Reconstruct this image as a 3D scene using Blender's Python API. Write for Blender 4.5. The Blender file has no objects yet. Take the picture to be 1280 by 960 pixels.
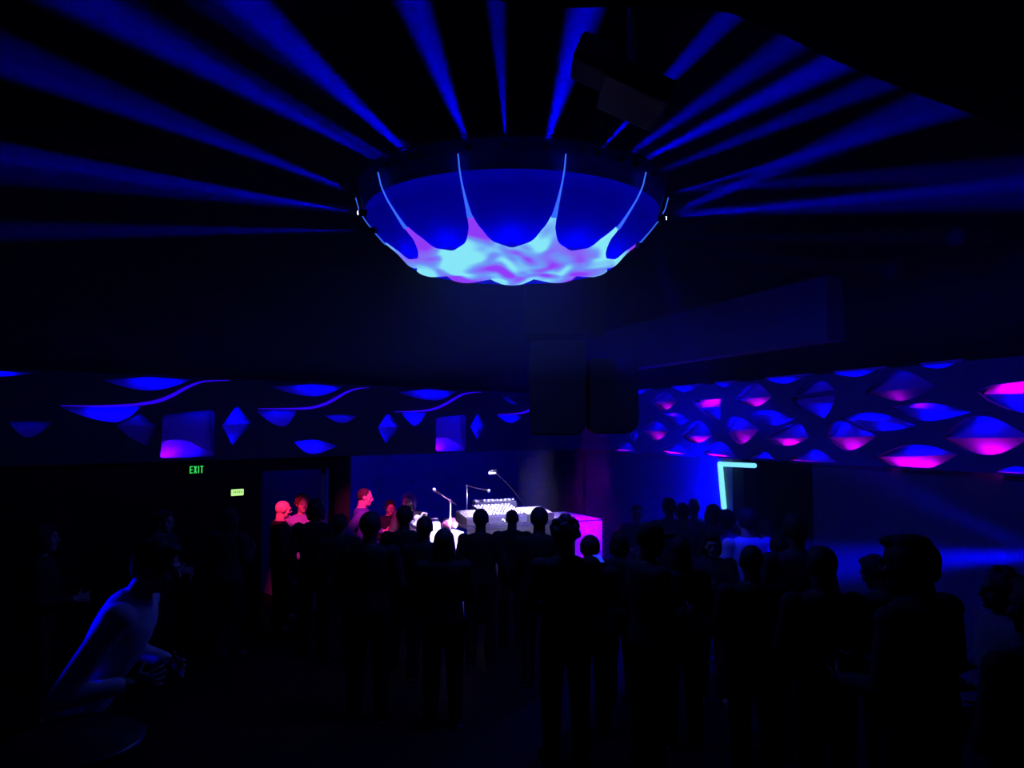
import bpy, bmesh, math, random
from mathutils import Vector, Matrix, Euler
random.seed(7)
SC = bpy.context.scene
COL = SC.collection
R = math.radians
H = 2.5                      # camera height
F = 925.0                    # focal length in pixels of the 1280x960 frame
PITCH = R(3.4)

# ------------------------------------------------------------------ helpers
def ray(px, py):
    h, v = (px - 640) / F, (480 - py) / F
    return Vector((h, math.cos(PITCH) - math.sin(PITCH) * v, math.sin(PITCH) + math.cos(PITCH) * v))
def at(px, py, Y):
    d = ray(px, py); return Vector((0, 0, H)) + d * (Y / d.y)
def at_z(px, py, z):
    d = ray(px, py); return Vector((0, 0, H)) + d * ((z - H) / d.z)
def at_plane(px, py, p, n):
    d = ray(px, py); o = Vector((0, 0, H)); return o + d * ((p - o).dot(n) / d.dot(n))

def mat(name, col, rough=0.6, metal=0.0, emit=None, es=1.0, noise=0.0, spec=0.3):
    m = bpy.data.materials.new(name); m.use_nodes = True
    nt = m.node_tree; b = nt.nodes['Principled BSDF']
    b.inputs['Base Color'].default_value = (*col, 1); b.inputs['Roughness'].default_value = rough
    b.inputs['Metallic'].default_value = metal; b.inputs['Specular IOR Level'].default_value = spec
    if emit:
        b.inputs['Emission Color'].default_value = (*emit, 1); b.inputs['Emission Strength'].default_value = es
    if noise:
        n = nt.nodes.new('ShaderNodeTexNoise'); n.inputs['Scale'].default_value = 9; n.inputs['Detail'].default_value = 4
        r = nt.nodes.new('ShaderNodeValToRGB')
        r.color_ramp.elements[0].position = .3; r.color_ramp.elements[1].position = .7
        r.color_ramp.elements[0].color = (*[c * (1 - noise) for c in col], 1)
        r.color_ramp.elements[1].color = (*[min(1, c * (1 + noise)) for c in col], 1)
        tc = nt.nodes.new('ShaderNodeTexCoord')
        nt.links.new(tc.outputs['Object'], n.inputs['Vector'])
        nt.links.new(n.outputs['Fac'], r.inputs['Fac']); nt.links.new(r.outputs['Color'], b.inputs['Base Color'])
    return m

def tag(o, label, cat, group=None):
    o['label'] = label; o['category'] = cat
    if group: o['group'] = group
    return o
def empty(name, loc, rz=0):
    o = bpy.data.objects.new(name, None); COL.objects.link(o); o.location = loc; o.rotation_euler = (0, 0, rz)
    o.empty_display_size = .1
    return o
def obj(name, bm, m, parent=None, smooth=False, loc=None):
    me = bpy.data.meshes.new(name); bm.normal_update(); bm.to_mesh(me); bm.free()
    if smooth:
        for p in me.polygons: p.use_smooth = True
    if m:
        for x in (m if isinstance(m, (list, tuple)) else [m]): me.materials.append(x)
    o = bpy.data.objects.new(name, me); COL.objects.link(o)
    if parent: o.parent = parent
    if loc is not None: o.location = loc
    return o
def struct(name, bm, m):
    o = obj(name, bm, m); o['kind'] = 'structure'; return o

def box(bm, c, s, M=None, bev=0.0):
    g = bmesh.ops.create_cube(bm, size=1)['verts']
    T = Matrix.Translation(c) @ Matrix.Diagonal((*s, 1))
    bmesh.ops.transform(bm, matrix=(M @ T) if M else T, verts=g)
    if bev:
        es = list({e for v in g for e in v.link_edges})
        bmesh.ops.bevel(bm, geom=es, offset=bev, segments=2, affect='EDGES', profile=.6)
    return bm
def frame_for(d):
    d = Vector(d).normalized()
    return d.to_track_quat('Z', 'Y').to_matrix().to_4x4()
def cap(bm, p0, r0, p1, r1, seg=12):
    """tapered capsule"""
    p0, p1 = Vector(p0), Vector(p1); d = p1 - p0; L = d.length
    if L < 1e-6: return
    M = Matrix.Translation(p0) @ frame_for(d)
    rings = []
    for a in (-75, -45, -15): rings.append((r0 * math.sin(R(a)), r0 * math.cos(R(a))))
    n = 3
    for i in range(n + 1): rings.append((L * i / n, r0 + (r1 - r0) * i / n))
    for a in (15, 45, 75): rings.append((L + r1 * math.sin(R(a)), r1 * math.cos(R(a))))
    skin_rings(bm, [[M @ Vector((r * math.cos(2 * math.pi * k / seg), r * math.sin(2 * math.pi * k / seg), z)) for k in range(seg)] for z, r in rings])
def skin_rings(bm, rings, closed=True):
    vs = [[bm.verts.new(p) for p in rg] for rg in rings]
    n = len(vs[0])
    for a, b in zip(vs, vs[1:]):
        for k in range(n): bm.faces.new((a[k], a[(k + 1) % n], b[(k + 1) % n], b[k]))
    if closed:
        bm.faces.new(list(reversed(vs[0]))); bm.faces.new(vs[-1])
def cyl(bm, p0, p1, r, r1=None, seg=16):
    p0, p1 = Vector(p0), Vector(p1); M = frame_for(p1 - p0); r1 = r if r1 is None else r1
    skin_rings(bm, [[p + M.to_3x3() @ Vector((q * math.cos(2 * math.pi * k / seg), q * math.sin(2 * math.pi * k / seg), 0)) for k in range(seg)] for p, q in ((p0, r), (p1, r1))])
def tube(bm, pts, r, seg=8):
    pts = [Vector(p) for p in pts]; rings = []
    for i, p in enumerate(pts):
        d = (pts[min(i + 1, len(pts) - 1)] - pts[max(i - 1, 0)])
        M = frame_for(d).to_3x3(); q = r(i / (len(pts) - 1)) if callable(r) else r
        rings.append([p + M @ Vector((q * math.cos(2 * math.pi * k / seg), q * math.sin(2 * math.pi * k / seg), 0)) for k in range(seg)])
    skin_rings(bm, rings)
def ell(bm, c, rad, M=None, seg=16):
    g = bmesh.ops.create_uvsphere(bm, u_segments=seg, v_segments=max(8, seg * 2 // 3), radius=1)['verts']
    T = Matrix.Translation(c) @ (M.to_4x4() if M else Matrix.Identity(4)) @ Matrix.Diagonal((*rad, 1))
    bmesh.ops.transform(bm, matrix=T, verts=g)
def lathe(bm, prof, seg=64, c=(0, 0, 0)):
    c = Vector(c); vs = []
    for r, z in prof:
        if r < 1e-6: vs.append([bm.verts.new(c + Vector((0, 0, z)))])
        else: vs.append([bm.verts.new(c + Vector((r * math.sin(2 * math.pi * k / seg), -r * math.cos(2 * math.pi * k / seg), z))) for k in range(seg)])
    for a, b in zip(vs, vs[1:]):
        for k in range(seg):
            k2 = (k + 1) % seg
            if len(a) == 1: bm.faces.new((a[0], b[k2], b[k]))
            elif len(b) == 1: bm.faces.new((a[k], a[k2], b[0]))
            else: bm.faces.new((a[k], a[k2], b[k2], b[k]))
def NB(): return bmesh.new()
def lerp_tab(tab, x):
    for (a, fa), (b, fb) in zip(tab, tab[1:]):
        if x <= b: return fa + (fb - fa) * max(0, (x - a)) / (b - a)
    return tab[-1][1]

def point_light(name, loc, col, w, rad=.01):
    l = bpy.data.lights.new(name, 'POINT'); l.color = col; l.energy = w; l.shadow_soft_size = rad
    o = bpy.data.objects.new(name, l); COL.objects.link(o); o.location = loc; return o
def spot(name, loc, target, col, w, angle, blend=.6, rad=.02):
    l = bpy.data.lights.new(name, 'SPOT'); l.color = col; l.energy = w; l.spot_size = R(angle); l.spot_blend = blend
    l.shadow_soft_size = rad
    o = bpy.data.objects.new(name, l); COL.objects.link(o); o.location = loc
    o.rotation_euler = (Vector(target) - Vector(loc)).to_track_quat('-Z', 'Y').to_euler(); return o
def area(name, loc, target, col, w, sx, sy, roll=None):
    l = bpy.data.lights.new(name, 'AREA'); l.shape = 'RECTANGLE'; l.size = sx; l.size_y = sy; l.color = col; l.energy = w
    o = bpy.data.objects.new(name, l); COL.objects.link(o); o.location = loc
    d = (Vector(target) - Vector(loc)).normalized()
    if roll is not None:
        z = -d; x = (Vector(roll) - z * Vector(roll).dot(z)).normalized(); y = z.cross(x)
        o.rotation_euler = Matrix((x, y, z)).transposed().to_euler()
    else: o.rotation_euler = d.to_track_quat('-Z', 'Y').to_euler()
    return o

# ------------------------------------------------------------------ materials
M_floor = mat('dark_floor', (.004, .004, .005), .8, noise=.3, spec=.1)
M_black = mat('matte_black_paint', (.004, .004, .005), .9, noise=.2, spec=.1)
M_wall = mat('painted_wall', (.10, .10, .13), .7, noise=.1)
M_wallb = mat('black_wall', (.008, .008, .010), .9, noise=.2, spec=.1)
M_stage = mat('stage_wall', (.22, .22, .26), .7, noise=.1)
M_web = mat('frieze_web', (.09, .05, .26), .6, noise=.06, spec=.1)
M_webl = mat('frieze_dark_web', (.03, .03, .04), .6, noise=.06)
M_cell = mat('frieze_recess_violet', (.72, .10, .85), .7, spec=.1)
M_duct = mat('duct_grey', (.10, .10, .13), .7, noise=.05)
M_metal = mat('dark_metal', (.05, .05, .06), .35, .8)
M_chrome = mat('bright_metal', (.75, .75, .78), .25, .9)
M_cab = mat('speaker_cabinet', (.012, .012, .014), .6, noise=.15)
M_grille = mat('speaker_grille', (.008, .008, .01), .5)
M_bowl = mat('blue_bowl_skin', (.003, .001, .62), .6, spec=.05)
M_band = mat('rim_band_blue', (.02, .02, .55), .5)

# ------------------------------------------------------------------ room shell
C0 = Vector((1.28, 13.6, 0))                                    # corner of the two friezes
UL = Vector((-.719, -.695, 0)).normalized(); NL = Vector((.695, -.719, 0)).normalized()     # left wall: along, into the room
UR = Vector((.36, -.933, 0)).normalized(); NR = Vector((-.933, -.36, 0)).normalized()       # right wall
ZB, ZT = H - .385, H + .60                                      # frieze bottom / top
CEIL = 5.3
def wall_frame(U, N):                                           # local (s, n, z) -> world
    return Matrix(((U.x, N.x, 0, C0.x), (U.y, N.y, 0, C0.y), (0, 0, 1, 0), (0, 0, 0, 1)))
ML, MR = wall_frame(UL, NL), wall_frame(UR, NR)
def wbox(bm, M, s0, s1, n0, n1, z0, z1):
    box(bm, ((s0 + s1) / 2, (n0 + n1) / 2, (z0 + z1) / 2), (s1 - s0, n1 - n0, z1 - z0), M)
def s_at(px, U, N, py=600):
    p = at_plane(px, py, C0, N); return (p - C0).dot(U)
def sL(px): return s_at(px, UL, NL)
def sR(px): return s_at(px, UR, NR)

bm = NB(); box(bm, (-1, 6, -.1), (24, 26, .2)); struct('floor', bm, M_floor)
bm = NB(); box(bm, (-1, 6, CEIL + .1), (24, 26, .2)); struct('ceiling', bm, M_black)
d0, d1, st0 = sL(425), sL(333), sL(444)
bm = NB()
wbox(bm, ML, .0, 14.5, -.30, -.12, ZT, CEIL)                     # above the frieze
wbox(bm, ML, 0, 14.5, -.40, -.30, ZB, ZT)                        # behind the frieze
wbox(bm, ML, d1, 14.5, -.30, -.12, 0, ZB)                        # black lower wall
wbox(bm, ML, d0, d1, -.30, -.12, 1.95, ZB)                       # over the doorway
wbox(bm, ML, st0, d0, -.30, -.12, 0, ZB)                         # pier beside the stage
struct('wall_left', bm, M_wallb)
bm = NB()
wbox(bm, ML, -2.6, 9.5, -2.3, -2.2, 0, 3.3); wbox(bm, ML, 9.4, 9.5, -2.2, -.4, 0, 3.3)
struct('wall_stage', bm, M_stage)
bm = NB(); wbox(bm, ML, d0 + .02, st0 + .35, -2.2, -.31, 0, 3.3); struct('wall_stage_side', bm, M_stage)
bm = NB(); wbox(bm, ML, -2.6, 9.5, -2.3, -.41, 3.3, 3.4); struct('ceiling_stage', bm, M_black)
LD0, LD1 = sR(906), sR(1005)                                     # doorway in the right wall
bm = NB()
wbox(bm, MR, 0, 15, -.40, -.30, ZB, ZT)
wbox(bm, MR, -.1, LD0, -.30, -.12, 0, ZB)
SE = Matrix(((.099, .995, 0, C0.x + .08), (.995, -.099, 0, C0.y + .1), (0, 0, 1, 0), (0, 0, 0, 1)))
wbox(bm, SE, 0, 3.2, 0, .12, 0, 3.3)
wbox(bm, MR, LD1, 15, -.30, -.12, 0, ZB)
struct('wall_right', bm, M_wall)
bm = NB(); wbox(bm, MR, -.2, 15, -.30, -.12, ZT, CEIL); struct('wall_right_upper', bm, M_black)
bm = NB(); wbox(bm, MR, LD0 - .2, LD1 + .2, -1.5, -1.4, 0, 2.4); wbox(bm, MR, LD0 - .3, LD0 - .2, -1.4, -.3, 0, 2.4)
wbox(bm, MR, LD1 + .2, LD1 + .3, -1.4, -.3, 0, 2.4); wbox(bm, MR, LD0 - .3, LD1 + .3, -1.5, -.41, 2.4, 2.5)
struct('wall_doorway', bm, M_wallb)
bm = NB(); box(bm, (-1, -4.0, 2.65), (18.5, .2, 5.3)); struct('wall_rear', bm, M_black)
bm = NB(); box(bm, (-9.6, 0, 2.65), (.2, 8, 5.3)); struct('wall_side', bm, M_black)
bm = NB(); box(bm, (7.2, -2, 2.65), (.2, 4, 5.3)); struct('wall_side_right', bm, M_black)
# soffit box running above the right frieze
bm = NB(); wbox(bm, MR, sR(752) - .1, 6.62, .40, .62, 3.36, 4.0); o = struct('trim_1', bm, M_duct)
# lowered ceiling by the camera: its curved edge cuts the beams off
bm = NB()
zc = H + 1.6
edge = [at_z(x, y, zc) for x, y in ((540, -40), (600, -6), (640, 6), (710, 10), (800, 8), (860, 8), (915, 17), (980, 44), (1040, 74), (1110, 104), (1180, 130), (1240, 153), (1290, 172), (1420, 225))]
edge = edge + [Vector((5.3, 4.0, zc)), Vector((6.9, 0, zc)), Vector((6.9, -3.8, zc)), Vector((edge[0].x, -3.8, zc))]
lo = [bm.verts.new(p) for p in edge]; hi = [bm.verts.new(p + Vector((0, 0, .12))) for p in edge]
bm.faces.new(lo); bm.faces.new(list(reversed(hi)))
for i in range(len(lo)): bm.faces.new((lo[i], lo[(i + 1) % len(lo)], hi[(i + 1) % len(lo)], hi[i]))
bmesh.ops.recalc_face_normals(bm, faces=bm.faces)
struct('ceiling_lowered', bm, M_black)

# ------------------------------------------------------------------ friezes of lit recesses
def curve_between(a, m, b, n=14, k=1.0):
    """eyelid curve from a over m to b (2-D): two half arcs that meet at m"""
    out = []
    for i in range(n + 1):
        t = i / n
        if t <= .5:
            u = t * 2; s = u; f = math.sin(u * math.pi / 2) ** k
            out.append((a[0] + (m[0] - a[0]) * s, a[1] + (m[1] - a[1]) * f))
        else:
            u = (1 - t) * 2; f = math.sin(u * math.pi / 2) ** k
            out.append((b[0] + (m[0] - b[0]) * u, b[1] + (m[1] - b[1]) * f))
    return out
def poly_resample(pts, n=14):
    L = [0]
    for a, b in zip(pts, pts[1:]): L.append(L[-1] + math.hypot(b[0] - a[0], b[1] - a[1]))
    out = []
    for i in range(n + 1):
        d = L[-1] * i / n
        for j in range(len(pts) - 1):
            if d <= L[j + 1] + 1e-9:
                t = (d - L[j]) / max(1e-9, L[j + 1] - L[j])
                out.append((pts[j][0] + (pts[j + 1][0] - pts[j][0]) * t, pts[j][1] + (pts[j + 1][1] - pts[j][1]) * t)); break
    return out
BLUE, MAG = (.0, .0, 1.6), (.42, .0, .55)
GAIN = .55
DEPTH, LIP = .15, .028
def frieze(name, label, U, N, M, s_len, cells, web_mat):
    root = empty(name, C0 + Vector((0, 0, ZB))); tag(root, label, 'wall frieze')
    inv = Matrix.Translation(root.location).inverted()
    def toSZ(p):
        q = at_plane(p[0], p[1], C0, N); return ((q - C0).dot(U), q.z)
    web = NB(); edges = []
    def loop(pts):
        vs = [web.verts.new((p[0], 0, p[1])) for p in pts]
        for i in range(len(vs)): edges.append(web.edges.new((vs[i], vs[(i + 1) % len(vs)])))
    loop([(0.0, ZB), (s_len, ZB), (s_len, ZT), (0.0, ZT)])
    lim = lambda q: (max(.02, min(s_len - .02, q[0])), max(ZB + .012, min(ZT - .012, q[1])))
    lights = []
    for c in cells:
        up = [lim(toSZ(p)) for p in c['up']]; lo = [lim(toSZ(p)) for p in c['lo']]
        up, lo = poly_resample(up, 20), poly_resample(lo, 20)
        cr = c.get('cr', 'mid')
        if cr == 'mid': C = [(up[0][0] + (up[-1][0] - up[0][0]) * i / 20, up[0][1] + (up[-1][1] - up[0][1]) * i / 20) for i in range(21)]
        elif cr == 'lo': C = lo
        elif cr == 'up': C = up
        else: C = poly_resample([lim(toSZ(p)) for p in cr], 20)
        ol = up + list(reversed(lo))
        pts = []
        for p in ol:
            if not pts or math.hypot(p[0] - pts[-1][0], p[1] - pts[-1][1]) > .004: pts.append(p)
        while math.hypot(pts[0][0] - pts[-1][0], pts[0][1] - pts[-1][1]) < .004: pts.pop()
        loop(pts)
        # the recess behind the hole: flared pocket walls and a faceted bulge
        b = NB()
        upz = [(p[0], p[1] + LIP) for p in up]; loz = [(p[0], p[1] - LIP) for p in lo]
        def strip(A, da, B, db):
            a = [b.verts.new((p[0], -da, p[1])) for p in A]; q = [b.verts.new((p[0], -db, p[1])) for p in B]
            for i in range(20):
                b.faces.new((a[i], a[i + 1], q[i + 1], q[i]))
        e = .004
        strip(up, .035, upz, .036); strip(upz, .036, upz, DEPTH); strip(lo, .035, loz, .036); strip(loz, .036, loz, DEPTH)
        if cr != 'up': strip(upz, DEPTH, C, .04)
        if cr != 'lo': strip(C, .04, loz, DEPTH)
        bmesh.ops.remove_doubles(b, verts=b.verts, dist=1e-5)
        bmesh.ops.dissolve_degenerate(b, edges=b.edges, dist=1e-5)
        bmesh.ops.recalc_face_normals(b, faces=b.faces)
        bmesh.ops.transform(b, matrix=inv @ M, verts=b.verts)
        obj('lit_recess', b, M_cell, root)
        # LEDs in the pockets
        def led(edge_pts, sgn, spec):
            col, w = spec[0], spec[1]; fr = spec[2] if len(spec) > 2 else None
            if fr is None:
                zz = [p[1] for p in edge_pts]; k = zz.index(max(zz) if sgn > 0 else min(zz)); k = int((k + 10) / 2)
            else: k = int(fr * 20)
            k = max(3, min(17, k)); p = edge_pts[k]; c_ = C[k]
            hgt = abs(c_[1] - p[1]); wd = abs(edge_pts[min(20, k + 5)][0] - edge_pts[max(0, k - 5)][0])
            q = M @ Vector((p[0], -.055, p[1] + sgn * LIP * .55)); tg = M @ Vector((p[0], -.10, p[1] - sgn * hgt * .6))
            area('recess_led', q, tg, col, w * GAIN, max(.04, wd), .012, roll=U)
        for spec in c.get('u', []): led(up, 1, spec)
        for spec in c.get('l', []): led(lo, -1, spec)
    bmesh.ops.triangle_fill(web, use_beauty=True, use_dissolve=False, edges=edges)
    g = bmesh.ops.extrude_face_region(web, geom=list(web.faces))
    bmesh.ops.translate(web, vec=(0, -.035, 0), verts=[v for v in g['geom'] if isinstance(v, bmesh.types.BMVert)])
    bmesh.ops.recalc_face_normals(web, faces=web.faces)
    bmesh.ops.transform(web, matrix=inv @ M, verts=web.verts)
    obj('web_panel', web, web_mat, root)
    return root

def eye(L, Rr, T, B, u=1.0, l=1.0, k=1.0, lc=MAG, uc=BLUE, **kw):
    c = dict(up=curve_between(L, T, Rr, k=k), lo=curve_between(L, B, Rr, k=k))
    c['u'] = [(uc, u)] if u else []; c['l'] = [(lc, l)] if l else []
    c.update(kw); return c
def q7(p): return (780 + p[0] / 2.56, 420 + p[1] / 2.56)
def rc(L, Rr, T, B, u=1.0, l=1.0, lc=MAG, uc=BLUE, k=1.0, **kw):
    if isinstance(kw.get('cr'), list): kw['cr'] = [q7(p) for p in kw['cr']]
    return eye(q7(L), q7(Rr), q7(T), q7(B), u, l, k, lc, uc, **kw)
right_cells = [
    # row of blue slivers at the top
    rc((145, 155), (245, 153), (195, 151), (190, 180), .8, 0, cr='lo'),
    rc((285, 149), (350, 146), (318, 144), (318, 166), .12, 0, cr='lo'),
    rc((445, 134), (590, 122), (515, 124), (510, 153), 1.0, 0, cr='lo'),
    rc((665, 118), (830, 100), (745, 104), (735, 130), 1.0, 0, cr='lo'),
    rc((940, 96), (1075, 82), (1000, 84), (1005, 104), .15, 0, cr='lo'),
    # first row with a magenta lower lid
    rc((84, 211), (172, 208), (128, 180), (125, 238), .12, .8),
    rc((356, 203), (475, 193), (415, 150), (415, 226), .12, .9),
    rc((770, 180), (995, 160), (870, 108), (880, 208), .12, 1.2),
    # magenta strip over a blue drop
    dict(up=[q7(p) for p in ((218, 206), (310, 200))], lo=[q7(p) for p in ((218, 206), (226, 222), (250, 246), (280, 264), (307, 273), (309, 240), (310, 200))],
         cr=[q7(p) for p in ((224, 230), (309, 226))], u=[(MAG, .9, .5)], l=[(BLUE, 1.0, .5)]),
    dict(up=[q7(p) for p in ((530, 198), (683, 178))], lo=[q7(p) for p in ((530, 198), (550, 222), (585, 246), (638, 268), (662, 235), (683, 178))],
         cr=[q7(p) for p in ((540, 217), (672, 212))], u=[(MAG, 1.1, .5)], l=[(BLUE, 1.3, .5)]),
    dict(up=[q7(p) for p in ((1128, 178), (1180, 156), (1300, 142))], lo=[q7(p) for p in ((1128, 178), (1160, 205), (1220, 232), (1300, 252), (1302, 200), (1300, 142))],
         cr=[q7(p) for p in ((1140, 186), (1300, 184))], u=[(MAG, 1.6, .6)], l=[(BLUE, 2.2, .5)]),
    dict(up=[q7(p) for p in ((545, 190), (580, 150), (612, 138), (650, 148), (674, 172))], lo=[q7(p) for p in ((545, 190), (674, 172))], cr='lo', u=[(BLUE, .1)]),
    # blue lenses between the rows
    rc((112, 249), (212, 270), (158, 246), (168, 286), .6, .5, lc=BLUE),
    rc((390, 245), (545, 266), (455, 238), (475, 287), .8, .6, lc=BLUE),
    rc((690, 262), (938, 288), (775, 245), (810, 305), .9, .8, lc=BLUE),
    rc((846, 225), (1110, 244), (960, 215), (960, 272), .9, .8, lc=BLUE),
    # second row
    rc((57, 304), (145, 304), (95, 272), (98, 335), .7, .9),
    rc((184, 321), (283, 318), (236, 270), (230, 343), .9, 1.0),
    rc((321, 301), (432, 298), (345, 257), (368, 347), 1.1, 1.0),
    rc((450, 328), (592, 325), (556, 278), (515, 352), 1.1, 1.1),
    rc((645, 326), (808, 320), (678, 272), (712, 367), 1.2, 1.2),
    rc((1015, 327), (1300, 325), (1130, 255), (1165, 381), 1.8, 1.9),
    # third row, cut by the bottom edge
    dict(up=[q7(p) for p in ((0, 366), (18, 338), (38, 352), (60, 372))][:3] , lo=[q7(p) for p in ((0, 366), (38, 352))], cr='lo', u=[(BLUE, .5)]) if False else
    rc((-36, 362), (41, 373), (0, 338), (4, 374), .5, .5),
    rc((112, 366), (212, 382), (163, 347), (160, 383), .5, .9),
    rc((250, 374), (360, 388), (303, 337), (310, 396), .7, 1.0),
    rc((396, 394), (486, 399), (440, 369), (440, 404), .6, 0, cr='lo'),
    rc((521, 396), (688, 412), (600, 362), (610, 416), .8, 1.1),
    rc((804, 388), (1068, 380), (930, 348), (925, 432), 1.1, 1.7),
    rc((1185, 436), (1310, 440), (1250, 418), (1255, 460), .9, 1.3),
    # small ones half behind the speaker
    rc((-92, 311), (-40, 311), (-66, 298), (-66, 322), .3, .0, lc=BLUE),
    rc((18, 320), (46, 318), (34, 302), (30, 338), .4, .5, lc=BLUE),
    rc((5, 270), (48, 268), (30, 255), (28, 282), .5, .4, lc=BLUE),
    rc((20, 170), (76, 166), (50, 160), (48, 186), .6, 0, cr='lo'),
]
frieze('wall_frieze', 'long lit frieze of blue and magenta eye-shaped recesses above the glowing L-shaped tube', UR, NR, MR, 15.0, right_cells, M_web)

def q4(p): return (p[0] / 3.694, 440 + p[1] / 3.694)
def q5(p): return (320 + p[0] / 3.691, 440 + p[1] / 3.691)
def q6(p): return (620 + p[0] / 2.824, 360 + p[1] / 2.824)
def hang(q, L, Rr, B, w, T=None, fr=.5):                          # half lens lit from its top edge
    T = T or ((L[0] + Rr[0]) / 2, (L[1] + Rr[1]) / 2 - 2)
    return dict(up=[q(L), q(T), q(Rr)], lo=curve_between(q(L), q(B), q(Rr), k=1.0), cr='lo', u=[(BLUE, w, fr)])
def square(q, pts, hill, w):
    tl, tr, br, bl = pts
    return dict(up=[q(hill[0]), q(tl), q(tr), q(hill[-1])], lo=[q(hill[0]), q(bl), q(br), q(hill[-1])], cr=[q(h) for h in hill],
                u=[(BLUE, w * .12, .5)], l=[(BLUE, w * .9, .45), ((1, 0, .35), w * .12, .3)])
def diamond(q, L, T, Rr, B, w):
    return dict(up=[q(L), q(T), q(Rr)], lo=[q(L), q(B), q(Rr)], u=[(BLUE, w, .4)], l=[(BLUE, w * .8, .4)])
left_cells = [
    hang(q4, (-160, 88), (185, 95), (0, 112), .9, fr=.35),
    hang(q4, (470, 128), (890, 128), (690, 178), .8, T=(690, 114), fr=.6),
    hang(q4, (280, 256), (650, 254), (545, 325), 1.5, fr=.7),
    dict(up=[q4(p) for p in ((535, 340), (650, 285), (738, 345))], lo=[q4(p) for p in ((535, 340), (600, 395), (690, 440), (738, 345))], u=[(BLUE, .14, .5)], l=[]),
    square(q4, ((752, 290), (995, 264), (997, 481), (740, 490)), [(745, 418), (790, 406), (830, 403), (875, 410), (930, 440), (997, 478)], 2.0),
    diamond(q4, (1025, 340), (1095, 245), (1165, 330), (1075, 435), 1.6),
    hang(q4, (40, 322), (250, 322), (130, 395), .02),
    hang(q5, (60, 158), (410, 160), (270, 205), .8, T=(265, 148), fr=.6),
    hang(q5, (0, 272), (195, 270), (130, 345), .22, fr=.6),
    hang(q5, (315, 292), (480, 292), (400, 328), .09),
    dict(up=curve_between(q5((175, 415)), q5((265, 405)), q5((385, 432))), lo=curve_between(q5((175, 415)), q5((258, 471)), q5((385, 432))), cr='lo', u=[(BLUE, 1.2, .45)]),
    diamond(q5, (560, 350), (610, 280), (668, 345), (600, 425), 1.5),
    hang(q5, (675, 282), (792, 280), (735, 342), 1.0, fr=.5),
    hang(q5, (650, 186), (930, 182), (830, 224), .7, T=(790, 172), fr=.6),
    square(q5, ((830, 302), (975, 288), (976, 458), (829, 458)), [(830, 400), (855, 393), (890, 396), (925, 415), (976, 452)], 1.8),
    diamond(q5, (988, 345), (1025, 280), (1060, 345), (1022, 405), 1.2),
    hang(q5, (1115, 294), (1240, 292), (1180, 328), .6),
    hang(q5, (1165, 205), (1262, 205), (1225, 240), .4, T=(1220, 200)),
    hang(q6, (20, 384), (118, 384), (70, 412), .5, T=(70, 376)),
    hang(q6, (134, 384), (200, 384), (165, 405), .4, T=(165, 378)),
]
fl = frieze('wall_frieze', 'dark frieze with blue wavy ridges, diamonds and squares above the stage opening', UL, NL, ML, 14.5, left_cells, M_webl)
# S-shaped raised ridges whose own blue emission stands in for light on the edge
M_ridge = mat('ridge_edge_glow', (.1, .1, .4), .5, emit=(.03, .0, 1.0), es=.7)
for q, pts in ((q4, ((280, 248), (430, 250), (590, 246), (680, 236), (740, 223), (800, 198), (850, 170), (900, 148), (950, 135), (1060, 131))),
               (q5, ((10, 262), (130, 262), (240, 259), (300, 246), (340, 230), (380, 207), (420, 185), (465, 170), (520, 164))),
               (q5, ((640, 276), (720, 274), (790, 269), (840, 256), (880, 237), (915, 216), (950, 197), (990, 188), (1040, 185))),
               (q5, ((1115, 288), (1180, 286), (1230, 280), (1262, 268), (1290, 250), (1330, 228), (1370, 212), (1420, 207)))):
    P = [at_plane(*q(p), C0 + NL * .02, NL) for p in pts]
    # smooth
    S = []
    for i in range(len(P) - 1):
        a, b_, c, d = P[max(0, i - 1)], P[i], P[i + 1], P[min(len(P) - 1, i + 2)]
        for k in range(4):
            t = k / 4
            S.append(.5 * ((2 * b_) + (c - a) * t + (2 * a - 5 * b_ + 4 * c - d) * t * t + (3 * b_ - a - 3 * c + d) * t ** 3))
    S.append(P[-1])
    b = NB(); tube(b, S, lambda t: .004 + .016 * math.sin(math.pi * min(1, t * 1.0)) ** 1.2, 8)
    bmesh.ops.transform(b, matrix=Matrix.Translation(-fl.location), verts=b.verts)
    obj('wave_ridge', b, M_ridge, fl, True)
area('frieze_wash', MR @ Vector((5.5, 2.2, 3.25)), MR @ Vector((5.5, 0, 2.6)), (0, 0, 1), 18, 9, .2, roll=UR)
area('frieze_wash', ML @ Vector((4.5, 2.2, 3.25)), ML @ Vector((4.5, 0, 2.6)), (0, 0, 1), 6, 9, .2, roll=UL)

# ------------------------------------------------------------------ the dome lamp
D = 6.0
DC = Vector((0, 1.045 * D, H))                                  # centre of the rim
RIM = .2165 * D
prof = [(0, .2262), (.14, .2262), (.147, .2270), (.152, .2315), (.16, .2410), (.168, .2490), (.181, .2600), (.19, .2700), (.20, .2820), (.207, .2910), (.2145, .3040), (.2195, .3215)]
PR = [(r * D, z * D) for r, z in prof]
def zmem(r): return lerp_tab(PR, r)
EX = [(0, 0), (.14 * D, 0), (.147 * D, .0045 * D), (.152 * D, .0055 * D), (.16 * D, .004 * D), (.172 * D, 0), (D, 0)]
def lift(r, c): return lerp_tab(EX, r) * (1 + c) / 2              # the near half of the bowl rises a little earlier
NS = 11
def mp(r, a, dz=0, edge=True):
    y = -r * math.cos(a)
    u = ((a * NS / (2 * math.pi)) % 1.0); u = abs(u - .5) * 2    # 1 between the arms, 0 on an arm
    up = .0115 * D * min(1, (r / (.14 * D)) ** 4) * u ** 2 * (1 - math.cos(a)) / 2 if edge else 0
    up += lift(r, math.cos(a))
    return Vector((r * math.sin(a), y, zmem(r) + .03 * y + up + dz))
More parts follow.
